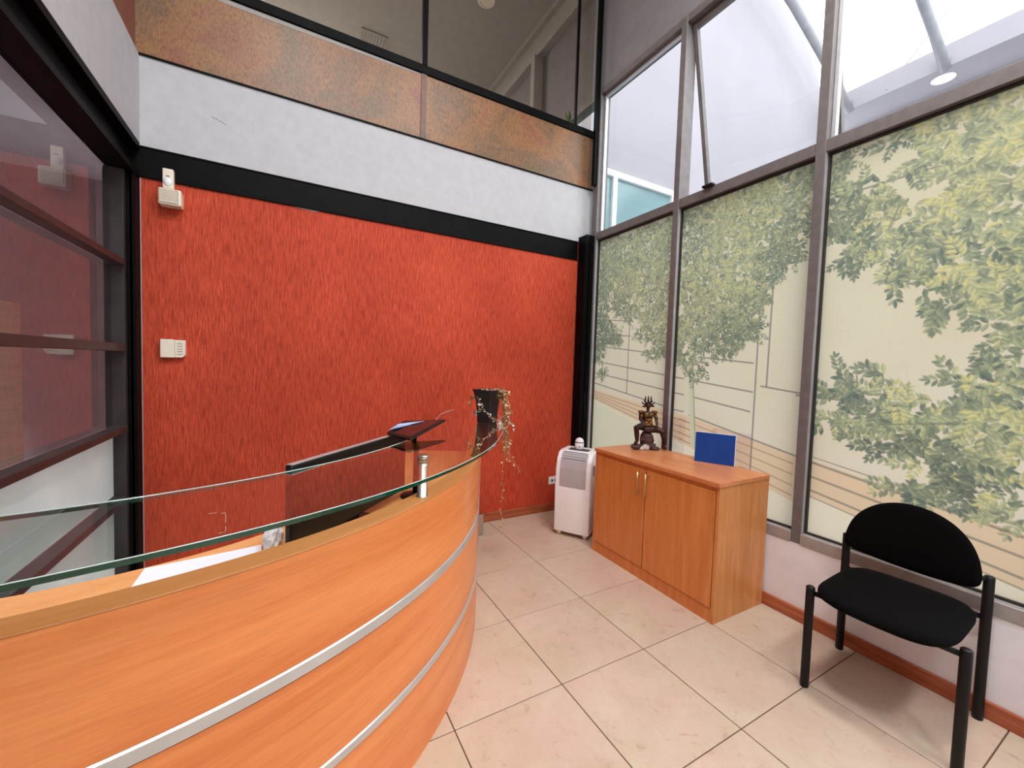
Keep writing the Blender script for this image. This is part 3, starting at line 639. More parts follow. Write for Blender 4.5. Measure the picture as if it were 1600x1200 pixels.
for k in range(5):
    b = bmesh.new(); x = -2.03+k*.115; box(b, x, x+.085, 3.10, 3.40, .826, 1.12, bev=.004)
    tag(obj('ring_binder', b, 'worktop_wood'), 'pale brown ring binder on the shelf of the dim bookcase behind the partition', 'binder', 'ring binders in the dim bookcase')

# ------------------------------------------------------------------ outside
struct('floor_outside', B(2.72, 16, -8, 6.6, -.14, -.02), 'ext_wall', 'pale paving outside the windows', 'ground')
prof = [(2.75, -.02), (2.75, 8.9), (5.2, 8.75), (6.6, 8.45), (7.73, 8.15), (8.51, 7.90), (9.0, 7.62), (9.3, 7.3), (9.55, 6.9), (9.66, 6.62), (9.66, -.02)]
b = bmesh.new(); prism(b, prof, 0, .2); b.transform(Matrix(((1, 0, 0, 0), (0, 0, 1, 4.5), (0, 1, 0, 0), (0, 0, 0, 1))))
gw = struct('wall_outside_gable', b, 'ext_wall', 'white rendered gable wall with a curved top outside the windows', 'wall')
b = bmesh.new(); box(b, 3.0, 5.34, 4.44, 4.5, 4.08, 4.16); box(b, 3.0, 5.34, 4.44, 4.5, 2.0, 2.08)
for x in (3.0, 3.98, 5.17, 5.29): box(b, x, x+.075 if x < 5.2 else x+.05, 4.44, 4.5, 2.08, 4.08)
tw = struct('window_11', b, 'plastic_w', 'white framed teal window in the gable wall outside', 'window')
obj('pane', B(3.075, 3.98, 4.485, 4.497, 2.08, 4.08), 'teal', tw); obj('pane', B(4.055, 5.17, 4.485, 4.497, 2.08, 4.08), 'teal', tw)
struct('ceiling_outside_soffit', B(9.66, 14, -8, 4.7, 6.63, 7.0), 'ext_wall', 'white soffit slab outside the windows', 'soffit')
struct('wall_outside_far', B(14, 14.2, -8, 4.7, -.02, 6.63), 'ext_wall', 'white far wall under the outside soffit', 'wall')
struct('trim_8', B(10.45, 10.6, -8, 4.5, 6.42, 6.63), 'ext_wall', 'white downstand beam under the outside soffit', 'beam')
for y, lb in ((4.1, 'grey canopy tube rising beside the curved gable wall'), (2.76, 'grey canopy tube rising over the soffit downlight')):
    t_ = thing('canopy_tube', lb, 'canopy tube', (9.62, y, 6.66), 'curved canopy tubes outside')
    b = bmesh.new(); tube(b, [(9.70, y, 6.62), (9.1, y, 6.98), (8.5, y, 7.27), (7.5, y, 7.70), (5.5, y, 8.35), (2.9, y, 8.7)], .072, 14); obj('pipe', b, 'tube', t_, True)
    b = bmesh.new(); box(b, 9.62, 9.655, y-.06, y+.06, 6.64, 6.78); obj('bracket', b, 'tube', t_)
b = bmesh.new(); tube(b, [(9.66, 3.527, 6.69), (10.16, 2.834, 8.0), (10.6, 2.22, 9.2)], .014, 8)
tag(obj('canopy_cable', b, 'tube'), 'thin slanting cable above the outside soffit edge', 'cable')

# ================================================================== RECEPTION DESK
CX, CY, RD = -.70536, 2.71731, 1.77660
TH0, TH1 = math.radians(-128), math.radians(-25)
PATH = []; n_arc = 96
for i in range(n_arc+1):
    t_ = TH0 + (TH1-TH0)*i/n_arc
    PATH.append((CX+RD*math.cos(t_), CY+RD*math.sin(t_), math.cos(t_), math.sin(t_), RD*(t_-TH0)))
tx, ty = -math.sin(TH1), math.cos(TH1); L_ = (2.985-PATH[-1][1])/ty
for i in range(1, 9):
    q = L_*i/8; p0 = PATH[n_arc]; PATH.append((p0[0]+tx*q, p0[1]+ty*q, p0[2], p0[3], p0[4]+q))
def sweep(name, o0, o1, z0, z1, mat, parent, path=None, shape=None, edge_mat=None, bev=0, label=None):
    path = path or PATH; bm = bmesh.new(); uv = bm.loops.layers.uv.new('UVMap'); rings = []
    for i, (x, y, nx, ny, s_) in enumerate(path):
        a0, a1 = (o0, o1) if shape is None else shape(i, len(path))
        if bev: cs = [(a1-bev, z0), (a1, z0+bev), (a1, z1-bev), (a1-bev, z1), (a0+bev, z1), (a0, z1-bev), (a0, z0+bev), (a0+bev, z0)]
        else: cs = [(a1, z0), (a1, z1), (a0, z1), (a0, z0)]
        rings.append([(bm.verts.new((x+nx*o, y+ny*o, z)), (s_, z-o)) for o, z in cs])
    m_ = len(rings[0])
    def face(vs, mi=0):
        f = bm.faces.new([v[0] for v in vs]); f.material_index = mi
        for l, v in zip(f.loops, vs): l[uv].uv = v[1]
    for r0, r1 in zip(rings, rings[1:]):
        for k in range(m_):
            k2 = (k+1) % m_; side = edge_mat and ((not bev and k in (0, 2)) or (bev and k in (0, 1, 2, 4, 5, 6)))
            face([r0[k], r0[k2], r1[k2], r1[k]], 1 if side else 0)
    face(rings[0][::-1], 1 if edge_mat else 0); face(rings[-1], 1 if edge_mat else 0)
    o = obj(name, bm, mat, parent, label=label, mats=[mat, edge_mat] if edge_mat else None)
    return o
desk = thing('reception_desk', 'large curved beech reception desk with metal strips and a raised glass counter', 'reception desk', (.9, 1.6, 0))
sweep('front_panel', -.025, 0, .637, .9165, 'desk_wood', desk)
sweep('front_panel', -.025, 0, .319, .598, 'desk_wood', desk)
sweep('front_panel', -.025, 0, 0, .286, 'desk_wood', desk)
sweep('metal_strip', -.02, .004, .599, .636, 'strip', desk, bev=.004, label='upper satin metal strip')
sweep('metal_strip', -.02, .004, .287, .318, 'strip', desk, bev=.004, label='lower satin metal strip')
sweep('inner_panel', -.073, -.055, .748, .905, 'ledge_wood', desk)
sweep('ledge', -.074, .001, .9165, .9205, 'ledge_wood', desk, bev=.0008, label='narrow flat ledge on top of the curved front')
sweep('worktop', -.597, -.056, .72, .745, 'worktop_wood', desk, path=PATH[:-2], bev=.002, label='lower curved worktop behind the front')
sweep('inner_support', -.59, -.57, 0, .72, 'ledge_wood', desk, path=PATH[:8])
b = bmesh.new(); box(b, 1.352, 1.405, 2.945, 2.993, 0, .172, bev=.003); obj('foot', b, 'steel', desk, label='short grey metal foot at the far end')
gp = PATH[6:-2]
def gshape(i, n):
    r = n-1-i; a1, a0 = .111, -.272
    if n-i < 14: a1 += .02*(14-(n-i))/14
    if i < 4: a1 -= .06*(1-i/4)**2
    if r < 3: a1 -= (.0, .03, .10)[2-r]*1.0; a0 += (.0, .02, .06)[2-r]
    return a0, a1
gt = sweep('glass_counter', -.272, .111, 1.039, 1.050, 'glass_shelf', desk, path=gp, shape=gshape, edge_mat='glass_edge', label='curved raised glass counter with a green edge')
# bright arrises of the glass edge
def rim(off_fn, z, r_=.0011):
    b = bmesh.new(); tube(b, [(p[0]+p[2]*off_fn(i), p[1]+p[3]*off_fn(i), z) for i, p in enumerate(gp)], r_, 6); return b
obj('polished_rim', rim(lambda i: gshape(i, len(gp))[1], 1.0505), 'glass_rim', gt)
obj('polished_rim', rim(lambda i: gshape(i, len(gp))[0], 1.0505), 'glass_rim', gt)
def standoff(i, off=-.037):
    x, y, nx, ny, s_ = PATH[i]; c = (x+nx*off, y+ny*off)
    b = bmesh.new(); lathe(b, [(.021, .9205), (.021, .9225), (.0175, .923), (.0175, 1.0385)], (*c, 0), 28)
    lathe(b, [(.0175, 1.0505), (.0175, 1.055), (.020, 1.0555), (.020, 1.066), (.0185, 1.068)], (*c, 0), 28)
    obj('standoff', b, 'steel', desk, True)
def idx(deg): return round((math.radians(deg)-TH0)/(TH1-TH0)*n_arc)
standoff(idx(-49.4)); standoff(idx(-98)); standoff(len(PATH)-4)

b = bmesh.new()
pp = [(-.374, 1.577), (-.076, 1.607), (-.066, 1.40), (-.378, 1.367)]
def sheet(bm, c4, z0, thick, nx=8, ny=6, f=lambda u, v: 0):
    g = {}
    for i in range(nx+1):
        for j in range(ny+1):
            u, v = i/nx, j/ny
            x = (c4[0][0]*(1-u)+c4[1][0]*u)*(1-v)+(c4[3][0]*(1-u)+c4[2][0]*u)*v; y = (c4[0][1]*(1-u)+c4[1][1]*u)*(1-v)+(c4[3][1]*(1-u)+c4[2][1]*u)*v
            z = z0+f(u, v); g[i, j, 0] = bm.verts.new((x, y, z)); g[i, j, 1] = bm.verts.new((x, y, z+thick))
    for i in range(nx):
        for j in range(ny):
            for k in (0, 1): bm.faces.new([g[i, j, k], g[i+1, j, k], g[i+1, j+1, k], g[i, j+1, k]])
    for i in range(nx):
        for j in (0, ny): bm.faces.new([g[i, j, 0], g[i+1, j, 0], g[i+1, j, 1], g[i, j, 1]])
    for j in range(ny):
        for i in (0, nx): bm.faces.new([g[i, j, 0], g[i, j+1, 0], g[i, j+1, 1], g[i, j, 1]])
sheet(b, pp, .7455, .0006, f=lambda u, v: .004*(1-v)*u*u)
tag(obj('paper_sheet', b, 'paper', smooth=False), 'blank white paper sheet lying on the worktop inside the desk', 'paper')

b = bmesh.new(); bmesh.ops.create_icosphere(b, subdivisions=3, radius=1)
r3 = random.Random(5)
for v in b.verts:
    q = 1 + .22*math.sin(v.co.x*7+v.co.y*5)*math.cos(v.co.z*6) + r3.uniform(-.09, .09)
    v.co = Vector((v.co.x*.030*q-.040, v.co.y*.05*q+1.565, max(.746, .785+v.co.z*.04*q)))
tag(obj('plastic_wrapper', b, 'plastic_w'), 'crumpled pale plastic wrapper on the worktop beside the large black screen', 'wrapper')

# large black display seen from behind
mon = thing('monitor', 'wide black monitor seen from behind under the glass counter', 'monitor', (.24, 1.62, .745))
L0, R0 = Vector((.011, 1.400)), Vector((.492, 1.905)); mu = (R0-L0).normalized(); mn = Vector((-mu.y, mu.x)); mc = (L0+R0)/2; hw = (R0-L0).length/2
b = bmesh.new(); obox(b, mc+mn*.012, mu, mn, hw, .012, .790, 1.064, bev=.006); obj('casing', b, 'black_plastic', mon)
b = bmesh.new(); obox(b, mc+mn*.012, mu, mn, hw-.005, .0105, 1.0635, 1.0665, bev=.001); obj('top_grille', b, 'strip', mon, label='grey top edge')
b = bmesh.new(); obox(b, mc+mn*.0245, mu, mn, hw-.012, .0012, .80, 1.055); obj('screen', b, 'plastic_dkgrey', mon)
b = bmesh.new(); obox(b, mc+mn*.02, mu, mn, .11, .07, .7455, .756, bev=.003); obox(b, mc+mn*.03, mu, mn, .03, .006, .754, .86, bev=.002); obj('stand', b, 'black_plastic', mon)

# small tilted touch screen
def tilted_plate(name_, corners, th, mat, parent, inset=0, lift=0):
    cs = [Vector(c) for c in corners]; ce = sum(cs, Vector())/4
    n_ = (cs[1]-cs[0]).cross(cs[3]-cs[0]).normalized()
    if n_.z < 0: n_ = -n_
    a = [c+(ce-c)*inset+n_*lift for c in cs]; bm = bmesh.new()
    lo = [bm.verts.new(v-n_*th) for v in a]; hi = [bm.verts.new(v) for v in a]
    bm.faces.new(lo[::-1]); bm.faces.new(hi)
    for i in range(4): bm.faces.new([lo[i], lo[(i+1) % 4], hi[(i+1) % 4], hi[i]])
    if inset == 0: bmesh.ops.bevel(bm, geom=bm.edges[:], offset=.003, segments=2, profile=.5, affect='EDGES')
    return obj(name_, bm, mat, parent)
tch = thing('touch_screen', 'small black touch screen tilted back on a stand beyond the monitor', 'screen', (.545, 1.92, .745))
TC = [(.383, 1.817, 1.080), (.494, 1.975, 1.108), (.709, 1.962, 1.108), (.440, 1.640, 1.080)]
tilted_plate('casing', TC, .010, 'black_plastic', tch)
M['screen_gloss'] = speckle('glossy_screen', (16, 18, 22), .08, 10, 3, 0, .8)
tilted_plate('screen', TC, .0012, 'screen_gloss', tch, .14, .0014)
tilted_plate('reflection_patch', [(.39, 1.83, 1.083), (.455, 1.91, 1.098), (.60, 1.93, 1.106), (.43, 1.83, 1.090)], .0006, 'screen_reflection', tch, .10, .0055)  # pale reflection on the screen, painted as a flat patch
b = bmesh.new(); tube(b, [(.545, 1.92, .75), (.545, 1.915, 1.0), (.52, 1.88, 1.085)], .013, 12); lathe(b, [(.07, .7455), (.07, .753), (.03, .76), (.014, .765)], (.545, 1.92, 0)); obj('stand', b, 'black_plastic', tch, True)

# dry trailing plant in a black pot on the glass
PC = Vector((1.030, 2.150, 1.0515))
pot = thing('potted_trailing_plant', 'dried trailing plant in a black pot on the far end of the glass counter', 'plant', PC)
b = bmesh.new(); bb = [(.050, 0), (.052, .004), (.055, .06), (.064, .125), (.076, .158), (.079, .160), (.079, .166), (.074, .166), (.066, .150), (.001, .150)]
b4 = bmesh.new(); lathe(b4, bb, (0, 0, 0), 4); b4.transform(Matrix.Rotation(math.radians(45+28), 4, 'Z') @ Matrix.Scale(1.18, 4)); b4.transform(Matrix.Translation(PC) @ Matrix.Scale(1/1.0, 4, (0, 0, 1)))
bmesh.ops.bevel(b4, geom=[e for e in b4.edges if abs((e.verts[0].co-e.verts[1].co).z) > .003], offset=.006, segments=2, profile=.5, affect='EDGES')
merge(b, b4); obj('pot', b, 'black_pot', pot)
er, ef = Vector((.875, -.483, 0)), Vector((-.484, -.874, 0)); up = Vector((0, 0, 1))
r4 = random.Random(21); stems = bmesh.new(); dry = bmesh.new(); sil = bmesh.new(); grn = bmesh.new()
def leaflet(bm, p, d, s_):
    d = d.normalized(); a = d.cross(Vector((r4.uniform(-1, 1), r4.uniform(-1, 1), r4.uniform(-1, 1)))).normalized(); c = d.cross(a)
    vs = [bm.verts.new(p), bm.verts.new(p+d*s_*.5+a*s_*.38), bm.verts.new(p+d*s_), bm.verts.new(p+d*s_*.5-a*s_*.38), bm.verts.new(p+d*s_*.5+c*s_*.12)]
    for q in ((0, 1, 4), (1, 2, 4), (2, 3, 4), (3, 0, 4)): bm.faces.new([vs[i] for i in q])
def trail(ctrl, leafbm, nl, ls, r_=.0014, jit=.004):
    pts = []; nseg = 8*(len(ctrl)-1)
    cs = [PC+er*a+ef*c+up*z for a, c, z in ctrl]
    for k in range(nseg+1):
        u = k/nseg*(len(cs)-1); i = min(int(u), len(cs)-2); f_ = u-i
        p0, p1, p2, p3 = cs[max(i-1, 0)], cs[i], cs[i+1], cs[min(i+2, len(cs)-1)]
        q = .5*((2*p1)+(p2-p0)*f_+(2*p0-5*p1+4*p2-p3)*f_*f_+(3*p1-p0-3*p2+p3)*f_**3)
        pts.append(q+Vector((r4.uniform(-jit, jit), r4.uniform(-jit, jit), r4.uniform(-jit, jit))*1))
    tube(stems, pts, r_, 5)
    for _ in range(nl):
        p = pts[r4.randrange(3, len(pts))]; leaflet(leafbm, p, Vector((r4.uniform(-1, 1), r4.uniform(-1, 1), r4.uniform(-1, .6))), ls*r4.uniform(.6, 1.3))
for k in range(9):
    dx = r4.uniform(-.01, .035)
    trail([(r4.uniform(-.02, .04), 0, .15), (.06+dx*.5, r4.uniform(-.03, .04), .19), (.095+dx, r4.uniform(-.02, .04), .10), (.10+dx*.5, .01, -.02+r4.uniform(-.03, .03)), (.105+dx, 0, r4.uniform(-.26, -.08))], dry, 26, .019)
for k in range(3):
    trail([(.03, 0, .15), (.085, .02, .17), (.10, .02, .02), (.10+.01*k, .02, -.14), (.13+.04*k, .02, -.22-.03*k)], dry, 24, .017)
trail([(.05, .02, .15), (.10, .04, .10), (.108, .04, -.10), (.100, .04, -.30), (.106, .04, -.42), (.100, .04, -.52), (.104, .04, -.60)], dry, 50, .017, .0012)
for k in range(22):
    a = r4.uniform(-.06, .07)
    trail([(a, 0, .15), (a+.02, r4.uniform(-.03, .03), .19), (a+.05, r4.uniform(-.03, .03), .175)], dry if k % 4 else sil, 12, .019)
for k in range(4):
    trail([(-.06, .03, .155), (-.02, .085, .09), (.03+.01*k, .09, .05-.01*k), (.08, .085, .02-.008*k)], sil, 10, .013, .0006, .006)
for k in range(3):
    trail([(.10, .02, .08), (.13, .02, .02), (.15+.008*k, .02, -.01), (.158, .02, -.035-.01*k)], sil, 8, .014, .001)
trail([(-.05, 0, .155), (-.09, .01, .15), (-.10, .01, .12), (-.105, .01, .10)], grn, 9, .018)
trail([(-.05, .05, .10), (-.03, .09, .075)], grn, 5, .018)
obj('stems', stems, 'dry_stem', pot); obj('dry_leaves', dry, 'dry_leaf', pot)['kind'] = 'stuff'
obj('silvery_leaves', sil, 'silver_leaf', pot)['kind'] = 'stuff'; obj('green_leaves', grn, 'green_leaf', pot)['kind'] = 'stuff'

# ================================================================== CABINET
cab = thing('cabinet', 'low two-door beech cabinet under the windows', 'cabinet', (2.29, 1.855, 0))
xa, xb, ya, yb = 2.055, 2.524, 1.348, 2.36
obj('side_panel', B(xa, xb, ya, ya+.018, 0, .765, bev=.0008, seg=1), 'cab_side', cab); obj('side_panel', B(xa, xb, yb-.018, yb, 0, .765, bev=.0008, seg=1), 'cab_wood', cab)
obj('back_panel', B(xb-.01, xb, ya+.018, yb-.018, .08, .765), 'cab_wood', cab)
obj('bottom_panel', B(xa+.02, xb-.01, ya+.018, yb-.018, .08, .098), 'cab_wood', cab)
obj('plinth', B(xa+.004, xa+.022, ya+.018, yb-.018, 0, .078), 'cab_wood', cab)
obj('top_rail', B(xa+.006, xa+.022, ya+.018, yb-.018, .735, .765), 'cab_wood', cab)
obj('top', B(xa-.012, xb, ya-.004, yb+.004, .765, .79, bev=.0015, seg=1), 'cab_top', cab)
for y0, y1, hy in ((ya+.021, 1.864, 1.845), (1.868, yb-.021, 1.914)):
    d = obj('door', B(xa-.003, xa+.015, y0+.002, y1-.002, .084, .738, bev=.001, seg=1), 'cab_wood', cab)
    h = bmesh.new(); tube(h, [(xa-.028, hy, .560), (xa-.028, hy, .718)], .0055, 10)
    for z in (.577, .70): tube(h, [(xa-.028, hy, z), (xa-.002, hy, z)], .004, 8)
    obj('handle', h, 'handle', d, True)

# statuette
fg = thing('warrior_statuette', 'dark bronze-coloured seated warrior figurine with antlered helmet on a rock', 'statuette', (2.40, 2.19, .79))
FO = Vector((2.40, 2.19, .79))
def fp(x, z, f_=0): return FO+er*x+ef*f_+up*z
def blob_mesh(parts, voxel=.0032):
    bm = bmesh.new()
    for pts, rs in parts: 
        if len(pts) == 1:
            b2 = bmesh.new(); bmesh.ops.create_icosphere(b2, subdivisions=2, radius=1)
            r_ = rs if isinstance(rs, tuple) else (rs, rs, rs)
            for v in b2.verts: v.co = pts[0]+er*v.co.x*r_[0]+ef*v.co.y*r_[1]+up*v.co.z*r_[2]
            merge(bm, b2)
        else: tube(bm, pts, rs, 10)
    bmesh.ops.recalc_face_normals(bm, faces=bm.faces)
    me = bpy.data.meshes.new('tmp'); bm.to_mesh(me); bm.free(); o = bpy.data.objects.new('tmp', me); COL.objects.link(o)
    md = o.modifiers.new('r', 'REMESH'); md.mode = 'VOXEL'; md.voxel_size = voxel
    dg = bpy.context.evaluated_depsgraph_get(); me2 = bpy.data.meshes.new_from_object(o.evaluated_get(dg))
    bpy.data.objects.remove(o); return me2
body = blob_mesh([
    ([fp(-.005, .165), fp(-.005, .205), fp(-.002, .25), fp(0, .285)], [.038, .034, .042, .030]),
    ([fp(0, .28), fp(0, .315)], [.012, .011]), ([fp(-.002, .325, .008)], (.017, .018, .021)),
    ([fp(-.03, .278), fp(-.052, .27), fp(-.058, .225, .01), fp(-.035, .19, .035), fp(-.018, .178, .045)], [.017, .017, .012, .010, .009]),
    ([fp(.03, .278), fp(.052, .27), fp(.066, .225, .01), fp(.062, .188, .035), (fp(.052, .17, .05))], [.017, .017, .012, .010, .009]),
    ([fp(-.02, .165), fp(-.065, .172, .03), fp(-.100, .168, .055), fp(-.092, .11, .055), fp(-.088, .065, .05), fp(-.106, .052, .07)], [.030, .027, .021, .019, .013, .012]),
    ([fp(.015, .160), fp(.06, .155, .03), fp(.098, .14, .05), fp(.118, .085, .05), fp(.122, .035, .045), fp(.132, .016, .06)], [.030, .028, .022, .020, .014, .012]),
    ([fp(-.03, .15, .02), fp(.045, .15, .02)], [.026, .026])])
bo = obj('body', body, 'wax', fg, True)
b = bmesh.new()
for sx in (-1, 1):
    b2 = bmesh.new(); bmesh.ops.create_icosphere(b2, subdivisions=2, radius=1)
    for v in b2.verts: v.co = fp(sx*.052, .282)+er*v.co.x*.024+ef*v.co.y*.022+up*v.co.z*.013
    merge(b, b2)
for (x_, z_, rx, rz) in ((-.016, .262, .021, .020), (.018, .262, .021, .020), (0, .226, .030, .018), (-.014, .200, .018, .016), (.016, .200, .018, .016), (-.05, .245, .012, .022), (.058, .245, .012, .022)):
    b2 = bmesh.new(); bmesh.ops.create_icosphere(b2, subdivisions=2, radius=1)
    for v in b2.verts: v.co = fp(x_, z_, .024 if abs(x_) < .04 else .008)+er*v.co.x*rx+ef*v.co.y*.016+up*v.co.z*rz
    merge(b, b2)
tube(b, [fp(-.034, .186, .034), fp(.034, .186, .034)], .008, 8)
obj('armour', b, 'wax2', fg, True, label='gold and brown armour plates on chest and shoulders')
b = bmesh.new()
b2 = bmesh.new(); bmesh.ops.create_icosphere(b2, subdivisions=2, radius=1)
for v in b2.verts: v.co = fp(-.001, .336, 0)+er*v.co.x*.023+ef*v.co.y*.024+up*v.co.z*.014
merge(b, b2)
tube(b, [fp(-.040, .322), fp(0, .332), fp(.046, .326)], [.006, .013, .006], 8)
for a, c in ((-.018, -.022), (0, 0), (.018, .02)): tube(b, [fp(a*.6, .345), fp(c*1.3, .365), fp(c*.95, .385), fp(c*1.05, .403)], [.008, .007, .006, .003], 7)
for sx in (-1, 1): tube(b, [fp(sx*.020, .338), fp(sx*.040, .345), fp(sx*.05, .362)], [.006, .006, .002], 7)
obj('antlered_helmet', b, 'wax', fg, True)
def rocky(name, parts, mat, lab=None):
    b = bmesh.new(); r_ = random.Random(len(parts)*7+3)
    for (x, z, f_, rx, rf, rz) in parts:
        b2 = bmesh.new(); bmesh.ops.create_icosphere(b2, subdivisions=2, radius=1)
        for v in b2.verts:
            q = r_.uniform(.84, 1.1); p = fp(x, z, f_)+er*v.co.x*rx*q+ef*v.co.y*rf*q+up*v.co.z*rz*q; p.z = max(p.z, FO.z+.0005); v.co = p
        merge(b, b2)
    return obj(name, b, mat, fg, label=lab)
rocky('rock', [(.0, .07, 0, .052, .045, .075), (.01, .02, 0, .065, .05, .035), (-.09, .022, .045, .045, .035, .024), (.05, .012, .04, .04, .035, .018)], 'rock')
rocky('pale_stone', [(-.025, .02, .055, .03, .016, .026), (-.055, .012, .06, .018, .016, .016)], 'rockpale', 'small pale stones at the foot of the rock')

# acrylic stands and blue board
ah = thing('acrylic_holder', 'clear acrylic sheet holder standing behind the statuette', 'acrylic stand', (2.50, 2.05, .79))
obj('upright', B(2.528, 2.531, 1.955, 2.15, .7905, 1.05), 'acrylic', ah); obj('foot', B(2.50, 2.528, 1.96, 2.10, .7905, .7935), 'acrylic', ah)
BL, BR = Vector((2.403, 1.772)), Vector((2.508, 1.560)); bu = (BR-BL).normalized(); bn = Vector((-bu.y, bu.x))
if bn.x < 0: bn = -bn
bd = thing('blue_board', 'plain blue rectangular board leaning on the cabinet top', 'board', (2.456, 1.666, .79))
def leaning(c0, c1, h, th, lean, off=0, z0=.7905):
    bm = bmesh.new(); u_ = (c1-c0); w3 = Vector((bn.x, bn.y, 0))
    a, c = Vector((*c0, z0))+w3*off, Vector((*c1, z0))+w3*off; tp = up*h+w3*lean; t_ = w3*th
    vs = [bm.verts.new(p) for p in (a, c, c+tp, a+tp, a+t_, c+t_, c+tp+t_, a+tp+t_)]
    for q in ((0, 1, 2, 3), (7, 6, 5, 4), (0, 4, 5, 1), (1, 5, 6, 2), (2, 6, 7, 3), (3, 7, 4, 0)): bm.faces.new([vs[i] for i in q])
    return bm
obj('face', leaning(BL, BR, .196, .004, .012), 'blue', bd)
obj('backing', leaning(BL-bu*.002, BR+bu*.003, .199, .003, .012, .0045), 'plastic_w', bd, label='thin white backing sheet')
ad = thing('display_stand', 'clear acrylic display stand behind the blue board, jutting out on its right', 'acrylic stand', (2.50, 1.62, .79))
obj('upright', B(2.534, 2.537, 1.475, 1.74, .7905, 1.01), 'acrylic', ad) ; obj('foot', B(2.512, 2.534, 1.48, 1.55, .7905, .7935), 'acrylic', ad)

# ================================================================== PORTABLE AIR CONDITIONER
ac = thing('air_conditioner', 'white portable air conditioner between red wall and cabinet', 'air conditioner', (2.152, 2.683, 0))
uu, dd = Vector((.551, -.834)), Vector((.834, .551)); ACc = Vector((2.152, 2.683))
def acm(bm):
    for v in bm.verts:
        a, d_, z = v.co; v.co = (ACc.x+uu.x*a+dd.x*d_, ACc.y+uu.y*a+dd.y*d_, z)
    return bm
def acprof(pts, hw_, bev):
    bm = bmesh.new(); prism(bm, pts, -hw_, hw_); bm.transform(Matrix(((0, 0, 1, 0), (1, 0, 0, 0), (0, 1, 0, 0), (0, 0, 0, 1))))
    if bev:
        es = [e for e in bm.edges]; bmesh.ops.bevel(bm, geom=es, offset=bev, segments=3, profile=.5, affect='EDGES')
    return acm(bm)
prof = [(-.148, .035), (-.150, .40), (-.146, .56), (-.128, .635), (-.09, .688), (-.04, .700), (.14, .700), (.15, .68), (.15, .035)]
obj('body', acprof(prof, .149, .011), 'plastic_w', ac, True)
b = acprof([(-.1525, .415), (-.1525, .50), (-.149, .565), (-.131, .640), (-.094, .692), (-.08, .690), (-.12, .62), (-.14, .42)], .112, .004); obj('front_cover', b, 'plastic_grey', ac, label='smoked grey cover over the air outlet')
for k in range(4):
    b = bmesh.new(); box(b, -.10, .10, -.128+.013*k-.002, -.128+.013*k+.002, .640+.0165*k, .646+.0165*k); obj('louvre', acm(b), 'plastic_dkgrey', ac)
b = bmesh.new(); box(b, -.085, .085, -.035, .045, .7005, .704, bev=.001); obj('control_panel', acm(b), 'plastic_dkgrey', ac)
b = bmesh.new(); box(b, .1492, .156, -.09, -.05, .52, .60, bev=.002); obj('side_grip', acm(b), 'steel', ac)
for a in (-.11, .11):
    for d_ in (-.11, .11):
        b = bmesh.new(); tube(b, [(a-.012, d_, .0185), (a+.012, d_, .0185)], .018, 14); box(b, a-.016, a+.016, d_-.02, d_+.02, .022, .04); obj('caster', acm(b), 'plastic_w', ac)

wc = thing('dome_camera', 'small white dome camera on top of the air conditioner', 'camera', (2.165, 2.70, .7045))
CC = Vector((2.165, 2.70, .7045))
b = bmesh.new(); lathe(b, [(.034, 0), (.038, .004), (.038, .052), (.036, .055)], CC, 28); obj('base', b, 'plastic_w', wc, True)
b = bmesh.new(); lathe(b, [(.0375, .055), (.0375, .060)], CC, 28); obj('dark_ring', b, 'black_plastic', wc)
b = bmesh.new(); lathe(b, [(.0365*math.cos(a), .060+.036*math.sin(a)) for a in [i*math.pi/2/8 for i in range(9)]], CC, 28); obj('dome', b, 'plastic_w', wc, True)
b = bmesh.new(); f3_ = Vector((-.62, -.78, 0)); a = f3_.cross(up)
tube(b, [CC+f3_*.036+up*.026, CC+f3_*.041+up*.026], .0055, 12); obj('lens', b, 'black_plastic', wc)
b = bmesh.new(); tube(b, [(2.50, 3.07, .09), (2.50, 3.068, .5), (2.505, 3.07, .95), (2.50, 3.072, 1.15)], .005, 8)
tag(obj('cable', b, 'black_plastic'), 'thin black cable hanging against the corner column', 'cable')

# ================================================================== CHAIR
ch = thing('visitor_chair', 'black upholstered visitor chair with four round black steel legs', 'chair', (2.27, .67, 0))
FLl, RLl, FRl, RRl = (2.036, .885), (2.480, .934), (2.076, .420), (2.500, .462)
def leg(p, z1, lab=None):
    b = bmesh.new(); lathe(b, [(.0150, 0), (.0168, .004), (.0168, z1-.004), (.013, z1)], (*p, 0), 20); obj('leg', b, 'chair_steel', ch, True)
leg(FLl, .458); leg(FRl, .458); leg(RLl, .600); leg(RRl, .600)
def rail(a, c, z, nm): 
    b = bmesh.new(); tube(b, [(*a, z), (*c, z)], .0105, 10); obj(nm, b, 'chair_steel', ch, True)
rail(FLl, FRl, .432, 'crossbar'); rail(RLl, RRl, .425, 'crossbar')
for q0, q1 in (((2.500, .462, .588), (2.445, .50, .590)), ((2.480, .934, .588), (2.44, .900, .590))):
    b = bmesh.new(); tube(b, [q0, q1], .010, 8); obj('back_bracket', b, 'chair_steel', ch, True)
rail((2.10, .80), (2.46, .83), .431, 'seat_support'); rail((2.13, .53), (2.47, .57), .431, 'seat_support')
